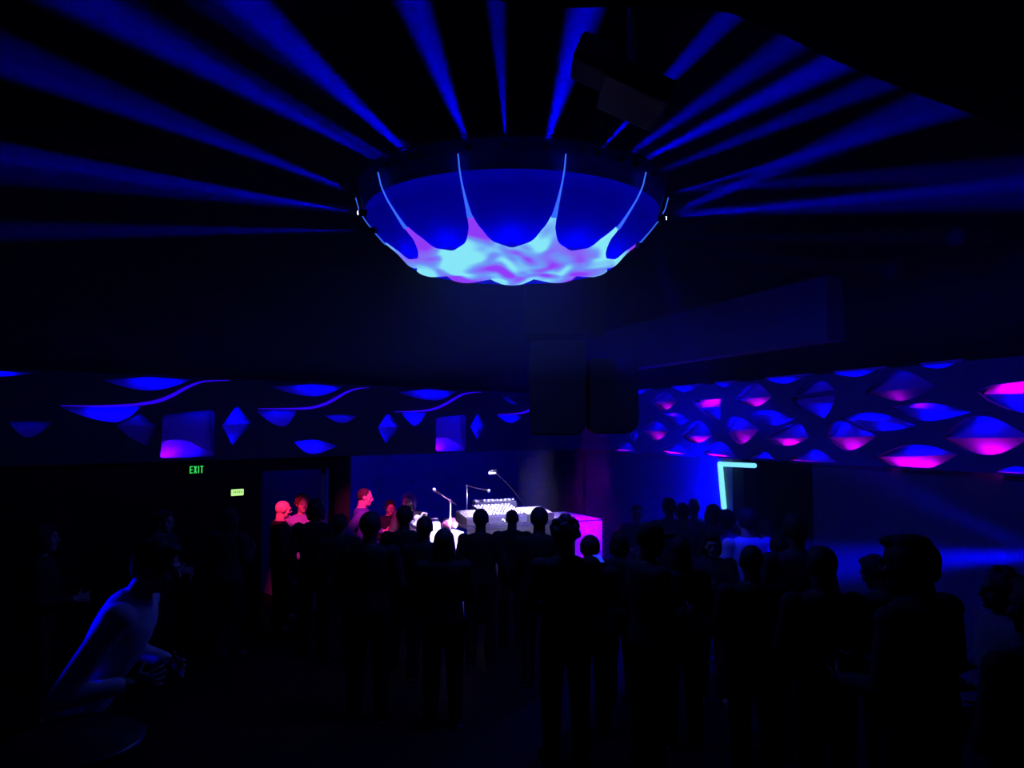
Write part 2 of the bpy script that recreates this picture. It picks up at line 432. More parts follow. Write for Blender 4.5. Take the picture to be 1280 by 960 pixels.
dome = empty('dome_lamp', DC)
tag(dome, 'glowing blue bowl-shaped ceiling lamp with a cyan star membrane, over the dance floor', 'ceiling lamp')
BW = [(0, .2400), (.06, .2398), (.12, .2390), (.135, .2355), (.142, .2325), (.147, .2308), (.152, .2350), (.16, .2453), (.168, .2533), (.181, .2643), (.19, .2743), (.20, .2863), (.205, .2935), (.2058, .3060)]
bm = NB(); lathe(bm, [(r * D, z * D) for r, z in BW], 96)
for v_ in bm.verts:
    q_ = math.hypot(v_.co.x, v_.co.y); v_.co.z += .03 * v_.co.y + (lift(q_, -v_.co.y / q_) - lerp_tab([(0, 0), (.135 * D, .0005 * D), (.142 * D, .0028 * D), (.147 * D, .0024 * D), (.152 * D, .0022 * D), (.165 * D, .001 * D), (.19 * D, 0), (D, 0)], q_) * (1 + v_.co.y / q_) / 2 if q_ > .01 else 0)
bmesh.ops.recalc_face_normals(bm, faces=bm.faces)
M_bowl = bpy.data.materials.new('blue_translucent_bowl'); M_bowl.use_nodes = True
nt = M_bowl.node_tree; nt.nodes.clear(); out = nt.nodes.new('ShaderNodeOutputMaterial'); mx = nt.nodes.new('ShaderNodeMixShader')
tr = nt.nodes.new('ShaderNodeBsdfTranslucent'); tr.inputs['Color'].default_value = (.004, .0, .85, 1)
df = nt.nodes.new('ShaderNodeBsdfDiffuse'); df.inputs['Color'].default_value = (.002, .0, .5, 1); mx.inputs['Fac'].default_value = .4
nt.links.new(tr.outputs[0], mx.inputs[1]); nt.links.new(df.outputs[0], mx.inputs[2]); nt.links.new(mx.outputs[0], out.inputs['Surface'])
obj('bowl_shell', bm, M_bowl, dome, True)
bm = NB()
lathe(bm, [(.2062 * D, .301 * D), (.2088 * D, .301 * D), (.2178 * D, .334 * D), (.2140 * D, .334 * D), (.2062 * D, .301 * D)], 96)
for v_ in bm.verts: v_.co.z += .01 * v_.co.y
bmesh.ops.recalc_face_normals(bm, faces=bm.faces); obj('rim_band', bm, M_band, dome, True)
bm = NB(); lathe(bm, [(0, .350 * D), (.10 * D, .349 * D), (.2135 * D, .336 * D), (.2135 * D, .340 * D), (.10 * D, .355 * D), (0, .356 * D)], 64); obj('bowl_lid', bm, M_black, dome, True)
# star membrane, 11 arms
HW = [(.14, .03998), (.1403, .0385), (.141, .0362), (.1425, .0325), (.1445, .0275), (.147, .0215), (.1485, .0182), (.152, .0142), (.158, .0101), (.165, .0064), (.176, .0038), (.19, .0019), (.203, .0010), (.2195, .0006)]
nt_m = bpy.data.materials.new('star_membrane'); nt_m.use_nodes = True
nt = nt_m.node_tree; nt.nodes.clear()
out = nt.nodes.new('ShaderNodeOutputMaterial'); em = nt.nodes.new('ShaderNodeEmission')
tc = nt.nodes.new('ShaderNodeTexCoord'); ns = nt.nodes.new('ShaderNodeTexNoise'); ns.inputs['Scale'].default_value = 3.0
ns.inputs['Detail'].default_value = 1.0; ns.inputs['Distortion'].default_value = .5
cr = nt.nodes.new('ShaderNodeValToRGB')
e = cr.color_ramp.elements; e[0].position = .38; e[0].color = (.30, .045, 1.0, 1); e[1].position = .57; e[1].color = (.26, .85, 1.0, 1)
x = e.new(.48); x.color = (.16, .32, 1.0, 1)
mpn = nt.nodes.new('ShaderNodeMapping'); mpn.inputs['Scale'].default_value = (1, .42, 1)
nt.links.new(tc.outputs['Object'], mpn.inputs['Vector']); nt.links.new(mpn.outputs['Vector'], ns.inputs['Vector']); nt.links.new(ns.outputs['Fac'], cr.inputs['Fac'])
nt.links.new(cr.outputs['Color'], em.inputs['Color']); em.inputs['Strength'].default_value = 1.0
nt.links.new(em.outputs['Emission'], out.inputs['Surface'])
bm = NB()
# central disc
seg = NS * 16
r0 = HW[0][0] * D
rr = [0.0] + [r0 * k / 12 for k in range(1, 13)]
prevr = None
for r in rr:
    if r == 0: row = [bm.verts.new(mp(0, 0, edge=False))]
    else: row = [bm.verts.new(mp(r, 2 * math.pi * k / seg)) for k in range(seg)]
    if prevr:
        for k in range(seg):
            k2 = (k + 1) % seg
            if len(prevr) == 1: bm.faces.new((prevr[0], row[k2], row[k]))
            else: bm.faces.new((prevr[k], prevr[k2], row[k2], row[k]))
    prevr = row
for k in range(NS):
    a0 = 2 * math.pi * (k + .5) / NS
    prev = None
    rs = [.14, .1401, .1402, .14035, .1405, .14075, .141, .1415, .142, .1425, .143, .144, .145, .1465, .148, .150, .152, .154, .157, .161, .165, .170, .175, .178]
    for r in rs:
        h = lerp_tab(HW, r); row = []
        half = h / r
        for j in range(9):
            row.append(bm.verts.new(mp(r * D, a0 + half * (j - 4) / 4)))
        if prev:
            for j in range(8): bm.faces.new((prev[j], prev[j + 1], row[j + 1], row[j]))
        prev = row
bmesh.ops.remove_doubles(bm, verts=bm.verts, dist=.0008)
bmesh.ops.recalc_face_normals(bm, faces=bm.faces)
mem = obj('star_membrane', bm, nt_m, dome, True)
M_arm = mat('arm_glow_falloff', (.1, .15, .8), .5, emit=(.04, .15, 1.0), es=1.0)  # bluer emission stands in for the membrane glow fading along the arms
for k in range(NS):
    a0 = 2 * math.pi * (k + .5) / NS; bm = NB(); prev = None
    for r in (.178, .182, .186, .191, .196, .201, .206, .211, .215, .2195):
        half = lerp_tab(HW, r) / r
        row = [bm.verts.new(mp(r * D, a0 + half * j, -.001)) for j in (-1, 0, 1)]
        if prev:
            for j in range(2): bm.faces.new((prev[j], prev[j + 1], row[j + 1], row[j]))
        prev = row
    bmesh.ops.recalc_face_normals(bm, faces=bm.faces)
    o = obj('star_arm', bm, M_arm, dome, True); q = o.modifiers.new('thickness', 'SOLIDIFY'); q.thickness = .008; q.offset = 1
sd = mem.modifiers.new('thickness', 'SOLIDIFY'); sd.thickness = .008; sd.offset = 1
for a in (45, 135, 225, 315):
    bm = NB(); x, y = .17 * D * math.cos(R(a)), .17 * D * math.sin(R(a)); cyl(bm, (x, y, .345 * D), (x, y, CEIL - H), .012, seg=8)
    obj('hanger_rod', bm, M_metal, dome)

# beam projectors round the rim; each holds a real spot lamp
HAZE = .02
M_lens = mat('projector_lens', (.2, .2, .5), .1, emit=(.75, .8, 1.0), es=6.0)
M_lensd = mat('projector_lens_dim', (.01, .01, .03), .3)
def rim_point(px, far=False):
    best = None
    for i in range(-900, 901):
        a = i * math.pi / 900
        if far != (abs(a) > math.pi / 2): continue
        x, y = RIM * 1.03 * math.sin(a), 1.045 * D - RIM * 1.03 * math.cos(a)
        d = abs(640 + x / y * F - px)
        if best is None or d < best[0]: best = (d, a)
    return best[1]
#        start px, (end px, py), end height above the camera / D, full angle, power, bright lens
beams = [
    (440, (0, 83), .315, 3.2, 1.4, 0), (436, (0, 66), .335, 6.5, .9, 0),
    (443, (0, 192), .305, 5.0, 1.82, 1), (444, (0, 212), .300, 6.5, .55, 0),
    (452, (0, 289), .290, 4.0, 0.84, 0),
    (476, (75, -12), .33, 5.6, 1.7, 0), (486, (40, -40), .36, 8.0, .45, 0),
    (508, (305, 0), .34, 7.0, 2.2, 0), (516, (180, -60), .36, 6.0, .45, 0),
    (583, (508, -20), .34, 7.2, 1.7, 0),
    (632, (620, 0), .33, 4.2, 1.3, 0),
    (684, (726, 30), .33, 7.5, 2.4, 0),
    (752, (920, 10), .33, 5.0, 2.08, 0),
    (784, (1000, 45), .34, 7.0, 1.12, 0),
    (802, (1060, 70), .33, 6.5, 2.56, 0),
    (826, (1120, 95), .33, 5.5, 1.44, 0),
    (838, (1190, 140), .31, 3.4, 1.76, 0), (836, (1160, 130), .32, 8.0, 0.96, 0),
    (840, (1280, 210), .31, 6.0, 0.56, 0),
    (837, (1280, 228), .305, 4.0, 1.76, 1), (836, (1280, 240), .30, 8.0, 0.64, 0),
    (826, (1130, 297), .28, 4.0, 0.07, 0),
    (818, (1100, 338), .26, 4.0, 0.04, 0),
]
beams += [(443, (0, 196), .305, 1.8, 1.1, 1), (837, (1280, 229), .305, 1.6, 1.2, 1), (440, (0, 84), .315, 1.5, .8, 0), (838, (1190, 138), .31, 1.5, .8, 0)]
START = {440: 237, 436: 238, 443: 265, 444: 264, 452: 288, 837: 272, 836: 268, 838: 243, 840: 238, 826: 297, 818: 308}
seen = set()
for i, (sx, endp, ez, ang, pw, bright) in enumerate(beams):
    a = rim_point(sx)
    zz = (.30 if bright else (.312 if abs(a) > 1.2 else .324)) * D
    S = DC + Vector((RIM * 1.03 * math.sin(a), -RIM * 1.03 * math.cos(a), zz))
    if sx in START and endp != (1120, 95): S = at({452: 457, 818: 808, 826: 818}.get(sx, min(842, sx)), START[sx], S.y - .02)
    E = at_z(*endp, H + ez * D)
    d = (E - S).normalized()
    if sx not in seen:
        pr = obj('beam_projector', (lambda b: (tube(b, [(0, 0, -.06), (0, 0, -.04), (0, 0, -.02), (0, 0, 0.0)], .022, 14), b)[1])(NB()), M_metal, dome)
        pr.matrix_local = Matrix.Translation(S - DC - d * .03) @ frame_for(d)
        b = NB(); ell(b, (0, 0, 0), (.017, .017, .008)); ln = obj('lens', b, M_lens if bright else M_lensd, pr, True)
    seen.add(sx)
    spot('beam', S + d * .01, E, (0, 0, 1), 15000 * pw, ang * .95, 1.0, .006 if ang < 5.5 else .02)
spot('beam', at(818, 308, D), at(940, 664, 7.2), (0, 0, 1), 420, 15, .8, .03)
# soft light the dome throws down into the haze
area('dome_downlight', DC + Vector((0, 0, .218 * D - .03)), DC + Vector((0, 0, -2)), (0, .0, 1), 24, 1.2, 1.2)
for k in range(NS):
    a = 2 * math.pi * k / NS
    point_light('bowl_glow', DC + Vector((.135 * D * math.sin(a), -.135 * D * math.cos(a), .256 * D - .03 * .135 * D * math.cos(a))), (0, 0, 1), 1.8, .03)

# ------------------------------------------------------------------ haze
hz = bpy.data.materials.new('thin_haze'); hz.use_nodes = True
nt = hz.node_tree; nt.nodes.clear(); out = nt.nodes.new('ShaderNodeOutputMaterial'); vs = nt.nodes.new('ShaderNodeVolumeScatter')
vs.inputs['Density'].default_value = HAZE; vs.inputs['Color'].default_value = (1, 1, 1, 1); vs.inputs['Anisotropy'].default_value = 0.0
nt.links.new(vs.outputs['Volume'], out.inputs['Volume'])
bm = NB(); box(bm, (-1, 6, 4.75), (25, 27, 3.5)); o = obj('haze', bm, hz); o['kind'] = 'stuff'
tag(o, 'thin theatrical haze under the whole ceiling, showing the blue light beams', 'haze')
bm = NB(); ms = [(2.6, .1), (12.0, .1), (12.0, 2.6), (2.6, 2.6)]
lo = [bm.verts.new(MR @ Vector((q_[0], q_[1] - .28, -.3))) for q_ in ms]; hi = [bm.verts.new(MR @ Vector((q_[0], q_[1] - .28, 2.95))) for q_ in ms]
bm.faces.new(lo); bm.faces.new(hi)
for i in range(4): bm.faces.new((lo[i], lo[(i + 1) % 4], hi[(i + 1) % 4], hi[i]))
bmesh.ops.recalc_face_normals(bm, faces=bm.faces)
o = obj('haze', bm, hz); o['kind'] = 'stuff'
tag(o, 'blue-lit haze hanging over the dancers along the wall with the glowing tube', 'haze')

# ------------------------------------------------------------------ LED tube on the right wall
M_tube = mat('led_tube_diffuser', (.6, .8, .9), .3, emit=(.23, .86, 1.0), es=1.1)
PT = C0 - NR * .08
def onR(px, py, off=.0): return at_plane(px, py, PT + NR * off, NR)
a, b_, c = onR(900, 580), onR(905, 634), onR(943, 582)
t = empty('led_tube', a); tag(t, 'glowing cyan L-shaped LED tube framing the dark doorway', 'light tube')
bm = NB(); cap(bm, (0, 0, .0), .035, b_ - a, .035, 12); obj('upright_tube', bm, M_tube, t, True)
bm = NB(); cap(bm, (0, 0, 0), .030, c - a, .030, 12); obj('top_tube', bm, M_tube, t, True)
mid = (a + b_) / 2
area('tube_fill', mid + NR * .32 - UR * .1, mid - UR * 1.1 - NR * .1, (0, 0, 1), 45, .1, .7, roll=UR)  # unseen area fill standing in for the tube's blue output
point_light('tube_fill', mid + NR * .55 - UR * .45 - Vector((0, 0, .95)), (0, 0, 1), 95, .05)  # unseen point fill added in mid-air to spread blue along the wall

area('tube_fill', mid + NR * .12, mid + NR * 2 - UR * .4 - Vector((0, 0, .5)), (0, 0, 1), 14, .08, .6)  # unseen fill added at the tube to lift haze and dancers

# ------------------------------------------------------------------ signs
M_green = mat('exit_green', (.05, .4, .1), .5, emit=(.05, .75, .12), es=.8)
M_lime = mat('sign_lime', (.5, .8, .3), .5, emit=(.55, .95, .28), es=1.0)
M_limed = mat('sign_lime_dark', (.2, .45, .1), .5, emit=(.20, .5, .1), es=.6)
def sign(px, py, pw, ph, label):
    p = at_plane(px, py, C0 - NL * .05, NL); k = (p.y) / F
    o = empty('exit_sign' if pw < 12.5 and ph < 7.5 else 'door_sign', p, math.atan2(NL.y, NL.x) + math.pi / 2)
    tag(o, label, 'sign'); return o, k
o, k = sign(246, 587, 12, 7, 'small green lit EXIT sign on the black wall under the square recess')
w, h = .165, .085
bm = NB(); box(bm, (0, .03, 0), (w + .03, .04, h + .03), bev=.004); obj('sign_box', bm, M_black, o)
bm = NB()
def bar(x, z, sx, sz, rot=0): box(bm, (0, 0, 0), (sx, .008, sz), Matrix.Translation((x, .004, z)) @ Matrix.Rotation(rot, 4, 'Y'))
lw, lh, st = .034, .085, .011
x0 = -.062
bar(x0 - .012, 0, st, lh); bar(x0, lh / 2 - st / 2, lw, st); bar(x0, 0, lw * .85, st); bar(x0, -lh / 2 + st / 2, lw, st)
x0 = -.016; an = math.atan2(.024, lh); bar(x0, 0, st, lh * 1.02, an); bar(x0, 0, st, lh * 1.02, -an)
x0 = .022; bar(x0, 0, st, lh)
x0 = .060; bar(x0, lh / 2 - st / 2, lw, st); bar(x0, 0, st, lh)
obj('letter_panel', bm, M_green, o)
o, k = sign(297, 615.5, 11, 5, 'small yellow-green lit sign panel lower than the EXIT sign')
o.name = 'lit_sign'
w, h = .155, .078
bm = NB(); box(bm, (0, .03, 0), (w + .015, .04, h + .015), bev=.004); obj('sign_box', bm, M_black, o)
bm = NB(); box(bm, (0, .006, 0), (w, .012, h), bev=.003); obj('lit_panel', bm, M_lime, o)
bm = NB()
for i in range(5): box(bm, (-.05 + i * .025, -.002, .006), (.011, .004, .028))
obj('dark_mark', bm, M_limed, o)

# ------------------------------------------------------------------ hanging loudspeakers
def speaker(x0, x1, y0, y1, Y, depth, label, rz=0.0, cut=.0):
    A, B = at(x0, y0, Y), at(x1, y1, Y)
    w, h = B.x - A.x, A.z - B.z
    o = empty('hanging_loudspeaker', ((A.x + B.x) / 2, Y, B.z), rz)
    tag(o, label, 'loudspeaker')
    bm = NB(); prof_ = [(-w / 2, cut * .35), (-w / 2 + cut * .3, 0), (w / 2 - cut, 0), (w / 2 - cut * .3, cut * .35), (w / 2, cut), (w / 2, h), (-w / 2, h)]
    f = [bm.verts.new((x, 0, z)) for x, z in prof_]; g = [bm.verts.new((x, depth, z)) for x, z in prof_]
    bm.faces.new(f); bm.faces.new(list(reversed(g)))
    for i in range(len(f)): bm.faces.new((f[i], g[i], g[(i + 1) % len(f)], f[(i + 1) % len(f)]))
    bmesh.ops.recalc_face_normals(bm, faces=bm.faces)
    bmesh.ops.bevel(bm, geom=[e for e in bm.edges], offset=.02, segments=2, affect='EDGES')
    obj('cabinet', bm, M_cab, o)
    bm = NB(); box(bm, (0, depth + .012, h * .52), (w * .86, .024, h * .84), bev=.01); obj('grille', bm, M_grille, o)
    for s in (-1, 1):
        bm = NB(); box(bm, (s * (w / 2 + .012), depth * .5, h * .62), (.022, .09, .16), bev=.004); obj('bracket_plate', bm, M_metal, o)
    return o
speaker(663, 733, 425, 544, 7.9, .55, 'taller black loudspeaker of the hanging pair, below the black ceiling column', 0, .10)
speaker(738, 799, 448, 542, 7.9, .5, 'shorter black loudspeaker of the hanging pair, nearer the lit frieze', -.0, .12)
bm = NB(); A = at(656, 424, 8.2); B = at(754, 424, 8.2)
box(bm, ((A.x + B.x) / 2, 8.2, (A.z + CEIL) / 2 + .01), (B.x - A.x, .5, CEIL - A.z - .02), bev=.01)
o = obj('speaker_hanger', bm, M_cab)
tag(o, 'boxy black column holding the loudspeaker pair from the ceiling', 'speaker mount')

# dark projector hanging near the lowered ceiling
o = empty('ceiling_projector', at(800, 85, 3.05)); tag(o, 'dark blue-grey projector box hanging from the ceiling among the beams', 'projector')
Mx = Matrix.Rotation(R(24), 4, 'Y')
bm = NB(); box(bm, (.02, .2, -.02), (.30, .35, .10), Mx, bev=.015); obj('housing', bm, mat('projector_casing', (.006, .006, .02), .5), o)
bm = NB(); box(bm, (-.20, .15, .02), (.18, .22, .13), Mx, bev=.02); obj('lamp_head', bm, M_cab, o)
bm = NB(); cyl(bm, (0, .2, .03), (0, .2, CEIL - o.location.z), .02); obj('hanger_pole', bm, M_metal, o)
# faint lamp at the top of the picture
o = empty('ceiling_spotlight', at(232, 8, 5.2)); tag(o, 'faint round ceiling spotlight near the top, beyond the beams', 'spotlight')
bm = NB(); cyl(bm, (0, 0, 0), (0, .10, .22), .09, .075, 20); obj('lamp_can', bm, mat('can_grey', (.1, .1, .14), .5), o, True)
bm = NB(); tube(bm, [(-.11, .05, .1), (-.11, .05, .26), (0, .05, .32), (.11, .05, .26), (.11, .05, .1)], .01); obj('yoke', bm, M_metal, o, True)
bm = NB(); cyl(bm, (0, .05, .31), (0, .05, CEIL - o.location.z), .012, seg=8); obj('hanger_pole', bm, M_metal, o)

# ------------------------------------------------------------------ stage: booth, gear, stands
M_drape = mat('booth_drape', (.62, .55, .70), .8, noise=.05)
M_top = mat('booth_top', (.03, .03, .06), .5)
M_dark = mat('black_drape', (.012, .012, .02), .9)
M_case = mat('gear_case', (.05, .05, .09), .4)
M_knob = mat('gear_knob', (.85, .85, .9), .4)
M_pad = mat('gear_pad', (.55, .55, .62), .5)
M_white = mat('white_cloth', (.85, .85, .88), .7, noise=.04)
M_ledw = mat('gear_led', (.6, .7, 1), .3, emit=(.55, .7, 1.0), es=1.3)
E1 = Vector((-.906, -.423, 0)); E2 = Vector((-.423, .906, 0))
BO = Vector((1.17, 10.3, 0))
MB = Matrix(((E1.x, E2.x, 0, BO.x), (E1.y, E2.y, 0, BO.y), (0, 0, 1, 0), (0, 0, 0, 1)))
BRZ = math.atan2(E1.y, E1.x)
def bp(a, b, z=0): return MB @ Vector((a, b, z))
def _emp(name, p):
    o = bpy.data.objects.new(name, None); COL.objects.link(o); o.empty_display_size = .1
    o.location = p; o.rotation_euler = (0, 0, math.atan2(-E1.y, -E1.x)); return o
BL = 1.92
t = _emp('performance_table', bp(BL, 0)); tag(t, 'long draped stage table with a violet-lit front, carrying the music gear', 'table')
bm = NB(); box(bm, (BL / 2, .45, 1.23), (BL, .9, .04), bev=.006); obj('tabletop', bm, M_top, t)
bm = NB()
n = 60; ring = []
for i in range(n + 1): ring.append((BL * i / n, .02 + .012 * math.sin(i * 1.9) + .006 * math.sin(i * .7)))
rows = []
for z in (1.208, .9, .5, .04):
    k = (1.208 - z); rows.append([bm.verts.new((x, y * (.1 + k) - .0, z)) for x, y in ring])
for a, b in zip(rows, rows[1:]):
    for i in range(n): bm.faces.new((a[i], a[i + 1], b[i + 1], b[i]))
dr = obj('front_drape', bm, M_dark, t, True); sd = dr.modifiers.new('thickness', 'SOLIDIFY'); sd.thickness = .006
bm = NB(); box(bm, (BL - .20, -.115, .63), (.42, .012, 1.22), bev=.003); q_ = obj('end_panel', bm, M_drape, t); q_['label'] = 'pale violet-lit panel'
bm = NB(); box(bm, (BL - .20, .40, 1.2545), (.42, 1.0, .008), bev=.002); obj('end_runner', bm, M_drape, t)
for x in (.06, BL - .06):
    for y in (.10, .84):
        bm = NB(); cyl(bm, (x, y, 0), (x, y, 1.21), .02, seg=10); obj('leg', bm, M_metal, t)

def wedge(bm, w, d, zf, zb):
    f = [bm.verts.new(p) for p in ((0, 0, 0), (w, 0, 0), (w, 0, zf), (0, 0, zf))]
    k = [bm.verts.new(p) for p in ((0, d, 0), (w, d, 0), (w, d, zb), (0, d, zb))]
    for q in ((f[0], f[1], f[2], f[3]), (k[3], k[2], k[1], k[0]), (f[3], f[2], k[2], k[3]), (f[0], k[0], k[1], f[1]), (f[0], f[3], k[3], k[0]), (f[1], k[1], k[2], f[2])): bm.faces.new(q)
    bmesh.ops.recalc_face_normals(bm, faces=bm.faces)
    bmesh.ops.bevel(bm, geom=list(bm.edges), offset=.006, segments=2, affect='EDGES')
def gear(name, label, cat, a0, a1, b0, d, zf, zb, nx, ny, style):
    o = _emp(name, bp(a1, b0, 1.251)); tag(o, label, cat); w = a1 - a0
    bm = NB(); wedge(bm, w, d, zf, zb); obj('casing', bm, M_case, o)
    sl = math.atan2(zb - zf, d); T = Matrix.Translation((0, 0, zf)) @ Matrix.Rotation(sl, 4, 'X')
    L = math.hypot(d, zb - zf)
    rnd = random.Random(len(label))
    for j in range(ny):
        for i in range(nx):
            x, y = w * (i + .5) / nx, L * (.12 + .8 * (j + .5) / ny); bm = NB()
            if style == 'knob' and (j + i) % 4:
                cyl(bm, (x, y, .001), (x, y, .022), w / nx * .30, w / nx * .22, 12); nm, m_ = 'knob', M_knob
            elif style == 'key':
                box(bm, (x, y, .008), (w / nx * .86, L * .8 / ny * .86, .014), bev=.003); nm, m_ = 'key', M_knob
            else:
                box(bm, (x, y, .007), (w / nx * .6, L * .8 / ny * .72, .012), bev=.003); nm, m_ = 'pad', M_pad
            bmesh.ops.transform(bm, matrix=T, verts=bm.verts); obj(nm, bm, m_, o)
    return o
g = gear('mixing_console', 'wide mixing console with rows of white-lit knobs, centre of the stage table', 'mixing console', 1.02, 1.58, .10, .62, .085, .19, 11, 6, 'knob')
for dx, dz, w_, h_ in ((.20, .05, .02, .02), (.23, .035, .015, .03), (.28, .055, .03, .014), (.31, .03, .014, .03), (.36, .045, .02, .02)):
    bm = NB(); box(bm, (dx, -.006, dz), (w_, .008, h_), bev=.002); obj('indicator', bm, M_ledw, g)
gear('sampler', 'small sampler with pale pads at the end of the stage table nearest the microphone stand', 'sampler', 1.63, 1.89, .08, .42, .08, .15, 6, 4, 'pad')
gear('keyboard_synthesizer', 'keyboard synthesizer with white keys beside the mixing console', 'synthesizer', .60, .98, .12, .46, .08, .14, 12, 2, 'key')
gear('effects_unit', 'raised dark effects box with light knobs behind the mixing console', 'effects box', .86, 1.5, .75, .12, .205, .24, 10, 1, 'knob')
# papers
for k, (a, b, rz) in enumerate(((.22, .38, .2), (.505, .30, 0))):
    o = _emp('paper_sheet', bp(a, b, 1.2605 if k == 0 else 1.2525)); o.rotation_euler.z += rz
    bm = NB(); g_ = bmesh.ops.create_grid(bm, x_segments=6, y_segments=6, size=1)['verts']
    for v_ in g_: v_.co = Vector((v_.co.x * .075, v_.co.y * .13, .004 + .006 * (v_.co.x * v_.co.y) ** 2))
    s_ = obj('sheet', bm, M_white, o, True); s_.modifiers.new('t', 'SOLIDIFY').thickness = .0015
    tag(o, ('white paper sheet near the bare violet corner of the stage table', 'white paper sheet lying beside the synthesizer keys')[k], 'paper')
# gooseneck lamp
o = _emp('gooseneck_lamp', bp(.72, .74, 1.2515))
tag(o, 'thin gooseneck lamp with a small white glowing head above the gear', 'lamp')
inv = (Matrix.Translation(o.location) @ o.rotation_euler.to_matrix().to_4x4()).inverted()
hp = inv @ at(616, 591, 9.9)
bm = NB(); cyl(bm, (0, 0, 0), (0, 0, .03), .07, .06, 20); obj('base', bm, M_metal, o, True)
top = inv @ at(641, 612, 10.2)
bm = NB(); tube(bm, [(0, 0, .02), (top.x * .3, top.y * .3, top.z * .5), top, top * .6 + hp * .4 + Vector((0, 0, .02)), hp + Vector((0, 0, .035))], .007); obj('gooseneck', bm, M_metal, o, True)
bm = NB(); e_ = (top - hp); e_.z = 0; e_.normalize(); cyl(bm, hp - e_ * .06 + Vector((0, 0, .02)), hp + e_ * .05 + Vector((0, 0, .03)), .024, .03, 12); obj('lamp_shade', bm, M_metal, o, True)
bm = NB(); cyl(bm, hp - e_ * .065 + Vector((0, 0, .0)), hp + e_ * .045 + Vector((0, 0, .004)), .018, .018, 10); obj('glowing_tube', bm, mat('lamp_glow', (1, 1, 1), .4, emit=(.95, .9, 1), es=1.6), o, True)
# small boom stand over the gear
def mic_stand(base, joint, tip, label, m_, mic=True, foot=.22):
    o = empty('microphone_stand', base); tag(o, label, 'microphone stand'); base = Vector(base)
    j, tp = Vector(joint) - base, Vector(tip) - base
    for k in range(3):
        a = k * 2.094 + .5
        bm = NB(); tube(bm, [(0, 0, .06), (foot * .5 * math.cos(a), foot * .5 * math.sin(a), .035), (foot * math.cos(a), foot * math.sin(a), .008)], .008); obj('leg', bm, m_, o, True)
    bm = NB(); cyl(bm, (0, 0, .03), (j.x, j.y, j.z), .009, .008, 10); obj('pole', bm, m_, o, True)
    bm = NB(); ell(bm, j, (.02, .02, .024)); obj('clutch', bm, M_metal, o, True)
    d = (tp - j).normalized()
    bm = NB(); cyl(bm, j - d * .12, tp, .007, .006, 8); obj('boom', bm, m_, o, True)
    if mic:
        bm = NB(); cap(bm, tp - d * .01, .012, tp + d * .11, .016, 12); obj('microphone', bm, M_metal, o, True)
        bm = NB(); ell(bm, tp + d * .14, (.026, .026, .03)); obj('mic_grille', bm, M_chrome, o, True)
    return o
j = at(563, 626, 9.25)
mic_stand((j.x, j.y, 0), j, at(551, 620, 9.1) + Vector((0, 0, .02)), 'tall chrome microphone stand at the white side table', M_chrome)
p = bp(1.64, .72, 1.2515)
mic_stand(p, Vector((p.x, p.y, H - .80)), at(604, 612, 9.9), 'short boom microphone stand behind the mixing console', M_chrome, foot=.05)
# white side table with drape
SO = bp(2.30, .14, 0)
t = _emp('side_table', SO); tag(t, 'small white-topped side table at the left end of the long stage table', 'side table')
bm = NB(); box(bm, (0, 0, 1.185), (.60, .46, .03), bev=.006); obj('tabletop', bm, M_white, t)
bm = NB(); rows = []
loop_ = []
for i in range(80):
    u = i / 80 * 4; k = int(u); f = u - k
    c4 = [(-.302, -.232), (.302, -.232), (.302, .232), (-.302, .232)]; a_, b2 = c4[k], c4[(k + 1) % 4]
    loop_.append((a_[0] + (b2[0] - a_[0]) * f, a_[1] + (b2[1] - a_[1]) * f))
for z in (1.196, .8, .4, .06):
    kk = 1 + .01 * (1.2 - z)
    rows.append([bm.verts.new((x * kk * (1.004 + (1.2 - z) * .012 * math.sin(i * 1.3)), y * kk * (1.004 + (1.2 - z) * .03 * math.sin(i * 1.3)), z)) for i, (x, y) in enumerate(loop_)])
for a, b in zip(rows, rows[1:]):
    for i in range(80): bm.faces.new((a[i], a[(i + 1) % 80], b[(i + 1) % 80], b[i]))
obj('drape', bm, M_white, t, True)
for x in (-.27, .27):
    for y in (-.19, .19):
        bm = NB(); cyl(bm, (x, y, 0), (x, y, 1.17), .015, seg=8); obj('leg', bm, M_metal, t)
TT = t.location + Vector((0, 0, 1.1))
def on_side(px, py=655, z=1.101): 
    q = at_z(px, py, z); return q
# small white amplifier box
o = _emp('amplifier_box', bp(2.32, .16, 1.2015)); tag(o, 'little white amplifier box on the side table', 'amplifier')
bm = NB(); box(bm, (0, 0, .055), (.16, .10, .11), bev=.01); obj('cabinet', bm, M_white, o)
bm = NB(); box(bm, (0, -.052, .05), (.13, .008, .075), bev=.003); obj('grille', bm, mat('pale_grille', (.6, .8, .75), .6), o)
bm = NB(); tube(bm, [(-.06, 0, .108), (-.06, 0, .15), (.06, 0, .15), (.06, 0, .108)], .006); obj('handle', bm, M_chrome, o, True)
# crumpled bag
def lump(bm, c, r, n, seed, sz=1.0):
    rd = random.Random(seed)
    for i in range(n):
        a = rd.random() * 6.283; q = rd.random() ** .5
        ell(bm, (c[0] + r * q * math.cos(a) * .7, c[1] + r * q * math.sin(a) * .7, c[2] + r * sz * (.35 + .8 * rd.random() * (1 - q * .6))), (r * .45, r * .4, r * .42), Matrix.Rotation(rd.random() * 3, 3, 'X'), 10)
o = _emp('soft_bag', bp(2.52, .16, 1.235)); tag(o, 'crumpled soft bag lit pink at the corner of the side table', 'bag')
bm = NB(); lump(bm, (0, 0, -.01), .10, 12, 3, 1.5); ell(bm, (0, 0, .05), (.08, .07, .05)); obj('bag_body', bm, M_white, o, True)
bm = NB(); tube(bm, [(.02, 0, .13), (.06, -.01, .20), (.11, -.02, .19), (.09, -.01, .10)], .012); obj('strap', bm, M_white, o, True)
